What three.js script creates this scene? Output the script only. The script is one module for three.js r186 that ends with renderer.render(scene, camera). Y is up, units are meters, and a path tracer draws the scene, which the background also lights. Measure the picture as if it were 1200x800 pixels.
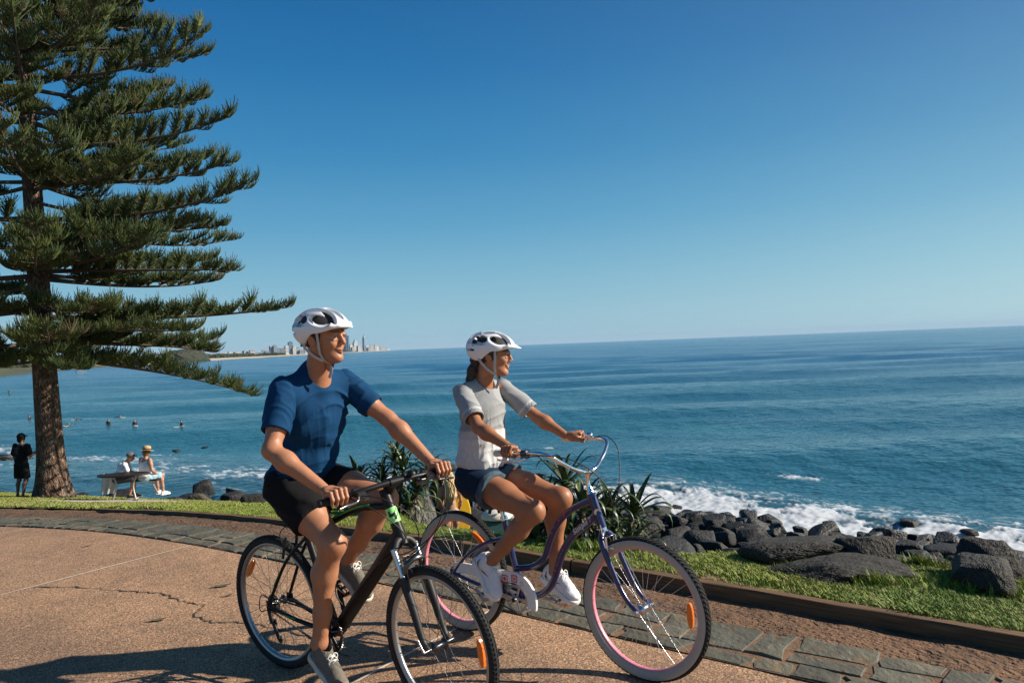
import * as THREE from 'three';
import { createNoise3D } from 'simplex-noise';
import { mergeGeometries } from 'three/addons/utils/BufferGeometryUtils.js';

// ---------- camera, sky, sun, exposure ----------
const scene = new THREE.Scene();
const camera = new THREE.PerspectiveCamera(2 * Math.atan(400 / 900) * 180 / Math.PI, 1.5, 0.1, 60000);
camera.position.set(0, 1.62, 0);
camera.rotation.order = 'YXZ';
camera.rotation.set(0.005, 0, -2.24 * Math.PI / 180);
const renderer = new THREE.WebGLRenderer();
renderer.toneMapping = THREE.LinearToneMapping;
renderer.toneMappingExposure = 1.6;
renderer.shadowMap.enabled = true;

const SUN_EL = 30 * Math.PI / 180, SUN_IN = 4 * Math.PI / 180;
const sunDir = new THREE.Vector3(Math.cos(SUN_EL) * Math.cos(SUN_IN), Math.sin(SUN_EL), -Math.cos(SUN_EL) * Math.sin(SUN_IN));
const sun = new THREE.DirectionalLight(new THREE.Color().setRGB(1.0, 0.9, 0.76), 5.0);
sun.position.copy(sunDir).multiplyScalar(60);
sun.castShadow = true; sun.shadow.mapSize.set(4096, 4096); sun.shadow.radius = 1;
Object.assign(sun.shadow.camera, { left: -30, right: 30, top: 30, bottom: -30, near: 1, far: 160 });
scene.add(sun, sun.target);

{ // clear morning sky: deep blue overhead, paler towards the horizon, a little paler on the sun's side
  const W = 512, Hh = 256, d = new Float32Array(W * Hh * 4);
  const stops = [[0, .36, .58, .68], [2, .335, .575, .69], [5, .24, .510, .675], [9, .125, .390, .625], [14, .054, .275, .54], [20, .024, .188, .455], [27, .013, .127, .355], [40, .009, .088, .25], [90, .008, .070, .20]];
  for (let j = 0; j < Hh; j++) {
    const el = ((j + .5) / Hh - .5) * 180, e = Math.max(0, el);
    let k = 0; while (k < stops.length - 2 && stops[k + 1][0] < e) k++;
    const A = stops[k], B = stops[k + 1], f = Math.min(1, (e - A[0]) / (B[0] - A[0]));
    for (let i = 0; i < W; i++) {
      const az = ((i + .5) / W - .5) * 2 * Math.PI, ce = Math.cos(e * Math.PI / 180);
      const c = Math.max(0, Math.cos(az) * ce * sunDir.x + Math.sin(e * Math.PI / 180) * sunDir.y + Math.sin(az) * ce * sunDir.z);
      const o = (j * W + i) * 4, au = c * c, glow = [.44, .46, .30];
      for (let q = 0; q < 3; q++) d[o + q] = ((A[q + 1] + (B[q + 1] - A[q + 1]) * f) * .93 + au * glow[q] * (.10 + .90 * Math.exp(-e / 13)) + .25 * Math.pow(c, 16)) / 1.6;
      d[o + 3] = 1;
    }
  }
  const t = new THREE.DataTexture(d, W, Hh, THREE.RGBAFormat, THREE.FloatType);
  t.mapping = THREE.EquirectangularReflectionMapping; t.magFilter = t.minFilter = THREE.LinearFilter; t.needsUpdate = true;
  scene.background = t; scene.environment = t;
}
scene.fog = new THREE.FogExp2(new THREE.Color().setRGB(.55, .75, 1.0), 2.2e-5);

// ---------- helpers ----------
const V = (x, y, z) => new THREE.Vector3(x, y, z), PI = Math.PI;
const col = (r, g, b) => new THREE.Color().setRGB(r, g, b);
const clamp = (x, a = 0, b = 1) => Math.min(b, Math.max(a, x)), lerp = (a, b, t) => a + (b - a) * t;
const sm = (a, b, x) => { const t = clamp((x - a) / (b - a)); return t * t * (3 - 2 * t); };
const RNG = (seed) => () => { seed = (seed + 0x6d2b79f5) | 0; let t = Math.imul(seed ^ (seed >>> 15), 1 | seed); t = (t + Math.imul(t ^ (t >>> 7), 61 | t)) ^ t; return ((t ^ (t >>> 14)) >>> 0) / 4294967296; };
const hsh = (x, y, z) => { let h = Math.imul(x, 374761393) ^ Math.imul(y, 668265263) ^ Math.imul(z, 1274126177); h = Math.imul(h ^ (h >>> 13), 1274126177); return ((h ^ (h >>> 16)) >>> 0) / 4294967296; };
function noise(x, y, z = 0) {
  const xi = Math.floor(x), yi = Math.floor(y), zi = Math.floor(z); let a = x - xi, b = y - yi, c = z - zi;
  a = a * a * (3 - 2 * a); b = b * b * (3 - 2 * b); c = c * c * (3 - 2 * c);
  const L = (p, q, t) => p + (q - p) * t;
  return L(L(L(hsh(xi, yi, zi), hsh(xi + 1, yi, zi), a), L(hsh(xi, yi + 1, zi), hsh(xi + 1, yi + 1, zi), a), b),
    L(L(hsh(xi, yi, zi + 1), hsh(xi + 1, yi, zi + 1), a), L(hsh(xi, yi + 1, zi + 1), hsh(xi + 1, yi + 1, zi + 1), a), b), c) * 2 - 1;
}
const sx3 = createNoise3D(RNG(99)), crease = (a, b, c) => Math.pow(1 - Math.abs(sx3(a, b, c)), 4); // soft ridges for cloth
const fbm = (x, y, z = 0, n = 4) => { let s = 0, a = .5; for (let i = 0; i < n; i++) { s += a * noise(x, y, z); x = x * 2.03 + 7.1; y = y * 2.03 + 3.7; z = z * 2.03 + 1.3; a *= .5; } return s; };
const pn = (x, y, p, k, p2 = p) => { // noise that repeats every p (and p2) cells
  const xi = Math.floor(x), yi = Math.floor(y), m = (q, w) => ((q % w) + w) % w; let a = x - xi, b = y - yi; a = a * a * (3 - 2 * a); b = b * b * (3 - 2 * b);
  const h = (i, j) => hsh(m(i, p), m(j, p2), k), L = (q, r, t) => q + (r - q) * t;
  return L(L(h(xi, yi), h(xi + 1, yi), a), L(h(xi, yi + 1), h(xi + 1, yi + 1), a), b) * 2 - 1;
};
function tex(n, fn, srgb = true, rep = [1, 1]) {
  const d = new Uint8Array(n * n * 4);
  for (let j = 0; j < n; j++) for (let i = 0; i < n; i++) { const c = fn(i / n, j / n, i, j), o = (j * n + i) * 4; if (typeof c === 'number') { d[o] = d[o + 1] = d[o + 2] = clamp(c) * 255; } else { d[o] = clamp(c[0]) * 255; d[o + 1] = clamp(c[1]) * 255; d[o + 2] = clamp(c[2]) * 255; } d[o + 3] = 255; }
  const t = new THREE.DataTexture(d, n, n); t.wrapS = t.wrapT = THREE.RepeatWrapping; t.magFilter = THREE.LinearFilter; t.minFilter = THREE.LinearMipmapLinearFilter; t.generateMipmaps = true;
  if (srgb) t.colorSpace = THREE.SRGBColorSpace; t.repeat.set(...rep); t.needsUpdate = true; return t;
}
const mat = (r, g, b, rough = .8, o = {}) => new THREE.MeshPhysicalMaterial({ color: col(r, g, b), roughness: rough, ...o });
const used = {};
function numbered(name) { used[name] = (used[name] ?? -1) + 1; return used[name] ? name + '_' + String(used[name]).padStart(3, '0') : name; }
function mesh(name, g, m, parent) { const o = new THREE.Mesh(Array.isArray(g) ? merge(g) : g, m); o.name = name; o.castShadow = o.receiveShadow = true; if (parent) parent.add(o); return o; }
function top(o, name, label, category, group) { o.name = numbered(name); o.userData = { label, category }; if (group) o.userData.group = group; scene.add(o); return o; }
function thing(name, label, category, pos, turn = 0, group) { const o = new THREE.Group(); if (pos) o.position.copy(pos); o.rotation.y = turn; return top(o, name, label, category, group); }
function struct(name, g, m, kind = 'structure') { const o = mesh(numbered(name), g, m); o.userData = { kind }; scene.add(o); return o; }
function merge(list) {
  const any = list.some((g) => g.attributes.color);
  return mergeGeometries(list.map((g) => {
    let q = g.index ? g.toNonIndexed() : g;
    if (!q.attributes.normal) q.computeVertexNormals();
    for (const k of Object.keys(q.attributes)) if (!['position', 'normal', 'uv', 'color'].includes(k)) q.deleteAttribute(k);
    if (!q.attributes.uv) q.setAttribute('uv', new THREE.BufferAttribute(new Float32Array(q.attributes.position.count * 2), 2));
    if (any && !q.attributes.color) q.setAttribute('color', new THREE.BufferAttribute(new Float32Array(q.attributes.position.count * 3).fill(1), 3));
    return q;
  }));
}
function paint(g, r, gg, b) { const n = g.attributes.position.count, a = new Float32Array(n * 3); for (let i = 0; i < n; i++) { a[i * 3] = r; a[i * 3 + 1] = gg; a[i * 3 + 2] = b; } g.setAttribute('color', new THREE.BufferAttribute(a, 3)); return g; }
const X1 = V(1, 0, 0), Y1 = V(0, 1, 0), Z1 = V(0, 0, 1);
const box = (w, h, d, x = 0, y = 0, z = 0) => new THREE.BoxGeometry(w, h, d).translate(x, y, z);
// box with a small chamfer on every edge
function cbox(w, h, d, c = .006, x = 0, y = 0, z = 0) {
  const s = new THREE.Shape(), a = w / 2 - c, b = h / 2 - c; s.moveTo(-a, -b); s.lineTo(a, -b); s.lineTo(a, b); s.lineTo(-a, b);
  return new THREE.ExtrudeGeometry(s, { depth: d - 2 * c, bevelThickness: c, bevelSize: c, bevelSegments: 1, curveSegments: 1 }).translate(x, y, z - d / 2 + c);
}
function rod(a, b, r, r2 = r, n = 10) { const d = b.clone().sub(a), L = d.length(), g = new THREE.CylinderGeometry(r2, r, L, n); g.applyQuaternion(new THREE.Quaternion().setFromUnitVectors(Y1, d.normalize())); return g.translate((a.x + b.x) / 2, (a.y + b.y) / 2, (a.z + b.z) / 2); }
const ball = (p, r, n = 10) => new THREE.SphereGeometry(r, n, Math.ceil(n * .7)).translate(p.x, p.y, p.z);
// tube along a smooth curve; radius a number or a function of 0..1; flat = [ry, rz] squash
function tube(pts, rad, n = 24, m = 10, o = {}) {
  const c = pts.length === 2 ? new THREE.LineCurve3(pts[0], pts[1]) : new THREE.CatmullRomCurve3(pts, !!o.closed, 'centripetal');
  const P = [], N = [], U = [], I = []; let t0 = c.getTangent(0), nrm = Math.abs(t0.y) < .9 ? Y1.clone() : X1.clone(); if (o.up) nrm = o.up.clone();
  nrm.sub(t0.clone().multiplyScalar(nrm.dot(t0))).normalize();
  const len = c.getLength();
  for (let i = 0; i <= n; i++) {
    const u = i / n, p = c.getPointAt(u), t = c.getTangentAt(u); nrm.sub(t.clone().multiplyScalar(nrm.dot(t))).normalize(); const bi = t.clone().cross(nrm), r = typeof rad === 'function' ? rad(u) : rad;
    for (let j = 0; j <= m; j++) {
      const a = j / m * 2 * PI, ca = Math.cos(a) * (o.a ?? 1), sa = Math.sin(a) * (o.b ?? 1), dx = nrm.x * ca + bi.x * sa, dy = nrm.y * ca + bi.y * sa, dz = nrm.z * ca + bi.z * sa, nx = nrm.x * Math.cos(a) / (o.a ?? 1) + bi.x * Math.sin(a) / (o.b ?? 1), ny = nrm.y * Math.cos(a) / (o.a ?? 1) + bi.y * Math.sin(a) / (o.b ?? 1), nz = nrm.z * Math.cos(a) / (o.a ?? 1) + bi.z * Math.sin(a) / (o.b ?? 1), L = Math.hypot(nx, ny, nz);
      P.push(p.x + dx * r, p.y + dy * r, p.z + dz * r); N.push(nx / L, ny / L, nz / L); U.push(u * len, j / m);
      if (i < n && j < m) { const k = i * (m + 1) + j; I.push(k, k + 1, k + m + 1, k + 1, k + m + 2, k + m + 1); }
    }
  }
  if (!o.closed) for (const e of [0, n]) { const k0 = P.length / 3, p = c.getPointAt(e / n), t = c.getTangentAt(e / n).multiplyScalar(e ? 1 : -1); P.push(p.x, p.y, p.z); N.push(t.x, t.y, t.z); U.push(0, 0); for (let j = 0; j <= m; j++) { const q = (e * (m + 1) + j) * 3; P.push(P[q], P[q + 1], P[q + 2]); N.push(t.x, t.y, t.z); U.push(0, 0); } for (let j = 0; j < m; j++) e ? I.push(k0, k0 + 1 + j, k0 + 2 + j) : I.push(k0, k0 + 2 + j, k0 + 1 + j); }
  const g = new THREE.BufferGeometry(); g.setAttribute('position', new THREE.Float32BufferAttribute(P, 3)); g.setAttribute('normal', new THREE.Float32BufferAttribute(N, 3)); g.setAttribute('uv', new THREE.Float32BufferAttribute(U, 2)); g.setIndex(I); return g;
}
// sheet from a function (u index, v index) -> [x, y, z, u, v, (r, g, b)]
function sheet(nu, nv, f) {
  const P = [], U = [], C = [], I = [];
  for (let j = 0; j <= nv; j++) for (let i = 0; i <= nu; i++) { const q = f(i, j); P.push(q[0], q[1], q[2]); U.push(q[3], q[4]); if (q.length > 5) C.push(q[5], q[6], q[7]); if (i < nu && j < nv) { const k = j * (nu + 1) + i; I.push(k, k + 1, k + nu + 1, k + 1, k + nu + 2, k + nu + 1); } }
  const g = new THREE.BufferGeometry(); g.setAttribute('position', new THREE.Float32BufferAttribute(P, 3)); g.setAttribute('uv', new THREE.Float32BufferAttribute(U, 2)); if (C.length) g.setAttribute('color', new THREE.Float32BufferAttribute(C, 3)); g.setIndex(I); g.computeVertexNormals(); return g;
}
const spin = (g, ...rows) => { for (const [ax, an] of rows) g.applyMatrix4(new THREE.Matrix4().makeRotationAxis(ax, an)); return g; };

// ---------- smooth solids: tapered capsules and ellipsoids joined with a smooth minimum, meshed with surface nets ----------
class Solid {
  constructor(k = .02) { this.p = []; this.k = k; this.disp = null; this.cut = null; }
  cap(a, b, ra, rb = ra, o = {}) { this.p.push({ t: 0, a, b, ra, rb, k: o.k ?? this.k, sub: o.sub, n: o.n, q: o.q ?? 1, ab: b.clone().sub(a) }); return this; }
  ell(c, r, o = {}) { this.p.push({ t: 1, a: c, r, k: o.k ?? this.k, sub: o.sub, m: o.rot ? new THREE.Matrix3().setFromMatrix4(new THREE.Matrix4().makeRotationFromEuler(o.rot)).transpose() : null }); return this; }
  chain(pts, rs, o) { for (let i = 0; i < pts.length - 1; i++) this.cap(pts[i], pts[i + 1], rs[i], rs[i + 1], o); return this; }
  one(p, x, y, z) {
    let dx = x - p.a.x, dy = y - p.a.y, dz = z - p.a.z;
    if (p.t === 0) {
      if (p.n) { const c = (dx * p.n.x + dy * p.n.y + dz * p.n.z) * (p.q - 1); dx += p.n.x * c; dy += p.n.y * c; dz += p.n.z * c; }
      const b = p.ab, l2 = b.x * b.x + b.y * b.y + b.z * b.z, h = clamp((dx * b.x + dy * b.y + dz * b.z) / (l2 || 1));
      return Math.hypot(dx - b.x * h, dy - b.y * h, dz - b.z * h) - (p.ra + (p.rb - p.ra) * h);
    }
    if (p.m) { const e = p.m.elements, X = e[0] * dx + e[3] * dy + e[6] * dz, Y = e[1] * dx + e[4] * dy + e[7] * dz, Z = e[2] * dx + e[5] * dy + e[8] * dz; dx = X; dy = Y; dz = Z; }
    const r = p.r, k0 = Math.hypot(dx / r.x, dy / r.y, dz / r.z), k1 = Math.hypot(dx / (r.x * r.x), dy / (r.y * r.y), dz / (r.z * r.z));
    return k1 < 1e-9 ? -Math.min(r.x, r.y, r.z) : k0 * (k0 - 1) / k1;
  }
  at(x, y, z, list = this.p) {
    let d = 1e3;
    for (const p of list) {
      const e = this.one(p, x, y, z), k = p.k;
      if (p.sub) { const h = Math.max(k - Math.abs(d + e), 0) / (k || 1); d = Math.max(d, -e) + h * h * k * .25; }
      else { const h = Math.max(k - Math.abs(d - e), 0) / (k || 1); d = Math.min(d, e) - h * h * k * .25; }
    }
    if (this.disp) d += this.disp(x, y, z);
    if (this.cut) d = this.cut(x, y, z, d);
    return d;
  }
  geo(cell, color, xf) {
    const lo = V(1e9, 1e9, 1e9), hi = V(-1e9, -1e9, -1e9);
    for (const p of this.p) { if (p.sub) continue; const pad = p.t ? Math.max(p.r.x, p.r.y, p.r.z) : Math.max(p.ra, p.rb); for (const q of p.t ? [p.a] : [p.a, p.b]) { lo.min(V(q.x - pad, q.y - pad, q.z - pad)); hi.max(V(q.x + pad, q.y + pad, q.z + pad)); } }
    lo.addScalar(-cell * 3 - .01); hi.addScalar(cell * 3 + .01);
    const B = 6, nb = hi.clone().sub(lo).divideScalar(cell * B).ceil(), nx = nb.x * B + 1, ny = nb.y * B + 1, nz = nb.z * B + 1, F = new Float32Array(nx * ny * nz).fill(1), br = cell * B * .87 + cell;
    for (let bz = 0; bz < nb.z; bz++) for (let by = 0; by < nb.y; by++) for (let bx = 0; bx < nb.x; bx++) {
      const cx = lo.x + (bx + .5) * B * cell, cy = lo.y + (by + .5) * B * cell, cz = lo.z + (bz + .5) * B * cell, ds = this.p.map((p) => this.one(p, cx, cy, cz));
      let best = 1e9; this.p.forEach((p, i) => { if (!p.sub) best = Math.min(best, ds[i]); });
      if (best > br * 2.2 + .03) continue;
      const list = this.p.filter((p, i) => p.sub ? ds[i] < br * 2.2 + p.k : ds[i] < best + br * 2.4 + Math.max(p.k, this.k));
      for (let k = 0; k <= B; k++) for (let j = 0; j <= B; j++) for (let i = 0; i <= B; i++) { const X = bx * B + i, Y = by * B + j, Z = bz * B + k; F[(Z * ny + Y) * nx + X] = this.at(lo.x + X * cell, lo.y + Y * cell, lo.z + Z * cell, list); }
    }
    const id = new Int32Array(nx * ny * nz).fill(-1), P = [], I = [], st = [1, nx, nx * ny];
    for (let z = 0; z < nz - 1; z++) for (let y = 0; y < ny - 1; y++) for (let x = 0; x < nx - 1; x++) {
      const o = (z * ny + y) * nx + x; let m = 0; const v = [];
      for (let c = 0; c < 8; c++) { const f = F[o + (c & 1) + ((c >> 1) & 1) * nx + (c >> 2) * nx * ny]; v.push(f); if (f < 0) m |= 1 << c; }
      if (m === 0 || m === 255) continue;
      let sx = 0, sy = 0, sz = 0, n = 0;
      for (let c = 0; c < 8; c++) for (let b = 1; b < 8; b <<= 1) if (!(c & b)) { const e = c | b; if ((v[c] < 0) !== (v[e] < 0)) { const t = v[c] / (v[c] - v[e]); sx += (c & 1) + (b === 1 ? t : 0); sy += ((c >> 1) & 1) + (b === 2 ? t : 0); sz += (c >> 2) + (b === 4 ? t : 0); n++; } }
      id[o] = P.length / 3; P.push(lo.x + (x + sx / n) * cell, lo.y + (y + sy / n) * cell, lo.z + (z + sz / n) * cell);
    }
    for (let z = 1; z < nz - 1; z++) for (let y = 1; y < ny - 1; y++) for (let x = 1; x < nx - 1; x++) {
      const o = (z * ny + y) * nx + x, s = F[o] < 0;
      for (let a = 0; a < 3; a++) { if ((F[o + st[a]] < 0) === s) continue; const u = st[(a + 1) % 3], w = st[(a + 2) % 3], q = [id[o], id[o - u], id[o - u - w], id[o - w]]; if (Math.min(...q) < 0) continue; s ? I.push(q[0], q[1], q[2], q[0], q[2], q[3]) : I.push(q[0], q[2], q[1], q[0], q[3], q[2]); }
    }
    const g = new THREE.BufferGeometry(); g.setAttribute('position', new THREE.Float32BufferAttribute(P, 3)); g.setIndex(I);
    if (color) { const C = new Float32Array(P.length), c = [0, 0, 0]; for (let i = 0; i < P.length; i += 3) { color(P[i], P[i + 1], P[i + 2], c); C[i] = c[0]; C[i + 1] = c[1]; C[i + 2] = c[2]; } g.setAttribute('color', new THREE.BufferAttribute(C, 3)); }
    if (xf) g.applyMatrix4(xf); g.computeVertexNormals(); return g;
  }
}
// ---------- the lie of the land: s runs along the path (uphill, to the right), t runs out to sea ----------
const AZ = .66, CA = Math.cos(AZ), SA = Math.sin(AZ), SEA = -4.6;
const toST = (x, z) => [x * CA + z * SA, x * SA - z * CA], toXZ = (s, t) => [s * CA + t * SA, s * SA - t * CA];
const softp = (q, w) => (q / w > 30 ? q : Math.log1p(Math.exp(q / w)) * w);
const alongH = (s) => -.10 * softp(-(s + 7.2), 1.2) + .03 * softp(-(s + 15), 2);
const CREST = [[-60, 10.5], [-17, 10.5], [-10, 8.2], [-8, 6.9], [-6.3, 5.7], [-5, 5.08], [-3, 5.08], [-2, 5.72], [-1, 6.25], [3, 6.6], [50, 6.6]];
function crestT(s) { let i = 0; while (i < CREST.length - 2 && CREST[i + 1][0] < s) i++; const [a, b] = [CREST[i], CREST[i + 1]]; return lerp(a[1], b[1], sm(0, 1, (s - a[0]) / (b[0] - a[0]))); }
const EDGE = 4.67, lift = (s) => .048 * sm(-7, -3.5, s);
const bend = (s) => -.25 * sm(-8, -16, s);      // the path swings a little inland as it drops
function lawnH(s, t) { return alongH(s) + lift(s) - (.10 + .078 * sm(-4, -12, s)) * (t - EDGE); }
const waterT = (s) => 25.5 - 10 * sm(-18, -42, s);
function landH(s, t) {
  if (t <= EDGE) return alongH(s);
  const c = crestT(s); if (t <= c) return lawnH(s, t);
  const hc = lawnH(s, c), mid = Math.min(hc - 1.2, -2.9), w = waterT(s), a = c + 4.5;
  if (t < a) return lerp(hc, mid, 1 - (1 - (t - c) / (a - c)) ** 1.7);
  if (t < w) return lerp(mid, SEA, (t - a) / (w - a));
  return SEA - (t - w) * .16;
}
const P3 = (s, t, up = 0) => { const [x, z] = toXZ(s, t); return V(x, landH(s, t) + up, z); };
const gy = (x, z) => { const [s, t] = toST(x, z); return landH(s, t); };

// ---------- textures ----------
const T_AGG = tex(1024, (u, v, i, j) => { // exposed aggregate: small pink, tan and dark stones in a sandy matrix
  const a = hsh(i >> 1, j >> 1, 3), b = hsh(i, j, 5), c = pn(u * 256, v * 256, 256, 9), l = pn(u * 24, v * 24, 24, 2) * .5 + pn(u * 6, v * 6, 6, 4) * .5;
  let k = .86 + .12 * c + .10 * (b - .5) + .09 * l; let r = .775, g = .612, bl = .458;
  if (a < .22) { k *= .76; r = .74; g = .59; bl = .46; } else if (a < .30) { k *= .56; r = .7; g = .64; bl = .58; } else if (a > .84) { k *= 1.16; r = .83; g = .68; bl = .54; } else if (a > .7) { r = .82; g = .575; bl = .43; }
  return [r * k, g * k, bl * k];
}, true, [1 / 2.6, 1 / 2.6]);
const T_AGGB = tex(512, (u, v, i, j) => .5 + .3 * (hsh(i >> 1, j >> 1, 3) - .5) + .25 * pn(u * 128, v * 128, 128, 9), false, [1 / 1.3, 1 / 1.3]);
const T_DIRT = tex(512, (u, v, i, j) => { const n = pn(u * 8, v * 8, 8, 1) * .5 + pn(u * 32, v * 32, 32, 2) * .3 + pn(u * 128, v * 128, 128, 3) * .3, a = hsh(i >> 1, j >> 1, 8), k = .78 + .2 * n - (a < .06 ? .3 : 0) + (a > .96 ? .2 : 0); return [.565 * k, .435 * k, .325 * k]; }, true, [1 / 1.4, 1 / 1.4]);
const T_DIRTB = tex(512, (u, v) => .5 + .25 * pn(u * 16, v * 16, 16, 1) + .2 * pn(u * 64, v * 64, 64, 2) + .1 * pn(u * 200, v * 200, 200, 3), false, [1 / 1.4, 1 / 1.4]);
const T_SLATE = tex(512, (u, v, i, j) => { const n = pn(u * 6, v * 6, 6, 1) * .5 + pn(u * 24, v * 12, 24, 2, 12) * .3 + pn(u * 96, v * 48, 96, 3, 48) * .25 + (hsh(i, j, 4) - .5) * .12, k = .88 + .24 * n, w = pn(u * 10, v * 10, 10, 7); return w > .58 ? [.56 * k, .51 * k, .44 * k] : [.50 * k, .505 * k, .475 * k]; }, true, [1.4, 1.4]);
const T_SLATEB = tex(512, (u, v) => .5 + .3 * pn(u * 8, v * 8, 8, 1) + .2 * pn(u * 40, v * 20, 40, 2, 20) + .1 * pn(u * 128, v * 128, 128, 3), false, [1.4, 1.4]);
const T_ROCK = tex(512, (u, v, i, j) => { const n = pn(u * 6, v * 6, 6, 1) * .5 + pn(u * 24, v * 24, 24, 2) * .35 + pn(u * 96, v * 96, 96, 3) * .3, k = .8 + .35 * n + (hsh(i, j, 2) - .5) * .1; return [.86 * k, .86 * k, .85 * k]; }, true);
const T_ROCKB = tex(512, (u, v) => .5 + .3 * pn(u * 6, v * 6, 6, 1) + .22 * pn(u * 24, v * 24, 24, 2) + .12 * pn(u * 96, v * 96, 96, 3), false);
const T_WOOD = tex(512, (u, v, i, j) => { const n = pn(u * 4, v * 64, 4, 1, 64) * .5 + pn(u * 8, v * 128, 8, 2, 128) * .35 + (hsh(i, j, 6) - .5) * .1 + pn(u * 6, v * 6, 6, 3) * .3, k = .75 + .25 * n; return [.56 * k, .42 * k, .29 * k]; }, true);
const T_WOODB = tex(256, (u, v) => .5 + .35 * pn(u * 4, v * 64, 4, 1, 64) + .15 * pn(u * 8, v * 8, 8, 2), false);
const T_GRND = tex(512, (u, v, i, j) => { const n = pn(u * 10, v * 10, 10, 1) * .4 + pn(u * 60, v * 60, 60, 2) * .4 + (hsh(i, j, 3) - .5) * .3, k = .7 + .35 * n, w = clamp(.5 + pn(u * 7, v * 7, 7, 5) + .4 * pn(u * 30, v * 30, 30, 6)); return [lerp(.40, .50, w) * k, lerp(.46, .42, w) * k, lerp(.16, .27, w) * k]; }, true, [1 / 1.7, 1 / 1.7]);

// ---------- ground, path, dirt strip, lawn ----------
const grid = (s0, s1, t0f, t1f, ns, nt, up, c) => sheet(ns, nt, (i, j) => { const s = lerp(s0, s1, i / ns), t = lerp(t0f(s), t1f(s), j / nt), p = P3(s, t), q = [p.x, p.y + (typeof up === 'function' ? up(s, t) : up), p.z, p.x, p.z]; if (c) q.push(...c(s, t)); return q; });
const kf = (v) => () => v;
const BIN = 3.64, BOUT = 4.13;
{
  const soilAndCrackShade = mat(1, 1, 1, .95, { map: T_GRND, bumpMap: T_DIRTB, bumpScale: .02, vertexColors: true });
  struct('ground', grid(-70, 45, kf(-60), kf(60), 230, 300, (s, t) => -.035 - .25 * sm(7, 9, t), (s, t) => (t > crestT(s) + 2 ? [.055, .055, .06] : [.85, .75, .62])), soilAndCrackShade);
  const agg = mat(1, 1, 1, .88, { map: T_AGG, bumpMap: T_AGGB, bumpScale: .0035, vertexColors: true });
  struct('path', grid(-60, 26, kf(-24), (s) => BIN + bend(s) - .004, 260, 110, 0, (s, t) => {   // weathered patches with their own ragged outline where fines have washed out
    const st = sm(.05, .3, fbm(s * .55 + 3, t * .9, 2, 5) + .55 * Math.exp(-((s + 5.3) ** 2 / 1.2 + (t - 1.7) ** 2 / .35)) + .15 * fbm(s * 6, t * 6, 5, 2)); const b = .80 + .12 * fbm(s * .25, t * .25, 7, 3);
    return [b * lerp(1, .70, st), b * lerp(1, .72, st), b * lerp(1, .76, st)];
  }), agg);
  const dirt = mat(.74, .68, .62, .97, { map: T_DIRT, bumpMap: T_DIRTB, bumpScale: .03 });
  struct('dirt_strip', grid(-34, 12, (s) => BIN - .1 + bend(s), (s) => EDGE + .02 + .1 * sm(-7, -12, s) + .12 * fbm(s * 1.3, 3, 1, 3) * sm(-8, -11, s), 520, 16, (s, t) => -.006 - .012 * sm(.0, .06, t - EDGE + .3) + .016 * fbm(s * 6, t * 6, 4, 4) - .01 * Math.exp(-(((t - BIN - bend(s)) / .25) ** 2))), dirt);
  const turf = mat(1, 1, 1, .95, { map: T_GRND, bumpMap: T_DIRTB, bumpScale: .012, vertexColors: true });
  struct('lawn', grid(-46, 14, (s) => EDGE - .02 + .06 * sm(-7, -12, s), (s) => crestT(s) + .12, 400, 40, (s, t) => .004 + .02 * fbm(s * 1.5, t * 1.5, 9, 3), (s, t) => lawnTone(s, t)), turf);
}
function bare(s, t) { // worn, sandy ground along the timber edge and round the seat
  return clamp(sm(.42, .0, t - EDGE - .22 * fbm(s * 1.7, 2, 3, 3) - .12) * sm(-3.4, -2.3, s) * sm(-.9, -1.7, s) + sm(.10, .35, fbm(s * .8, t * 1.6, 6, 4)) * .45 + sm(-12, -17, s) * .38);
}
function lawnTone(s, t) { const b = bare(s, t), n = 1 + .25 * fbm(s * 2, t * 2, 8, 3); return [lerp(.95, 1.5, b) * n, lerp(1.2, 1.25, b) * n, lerp(.65, 1.3, b) * n]; }

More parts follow.
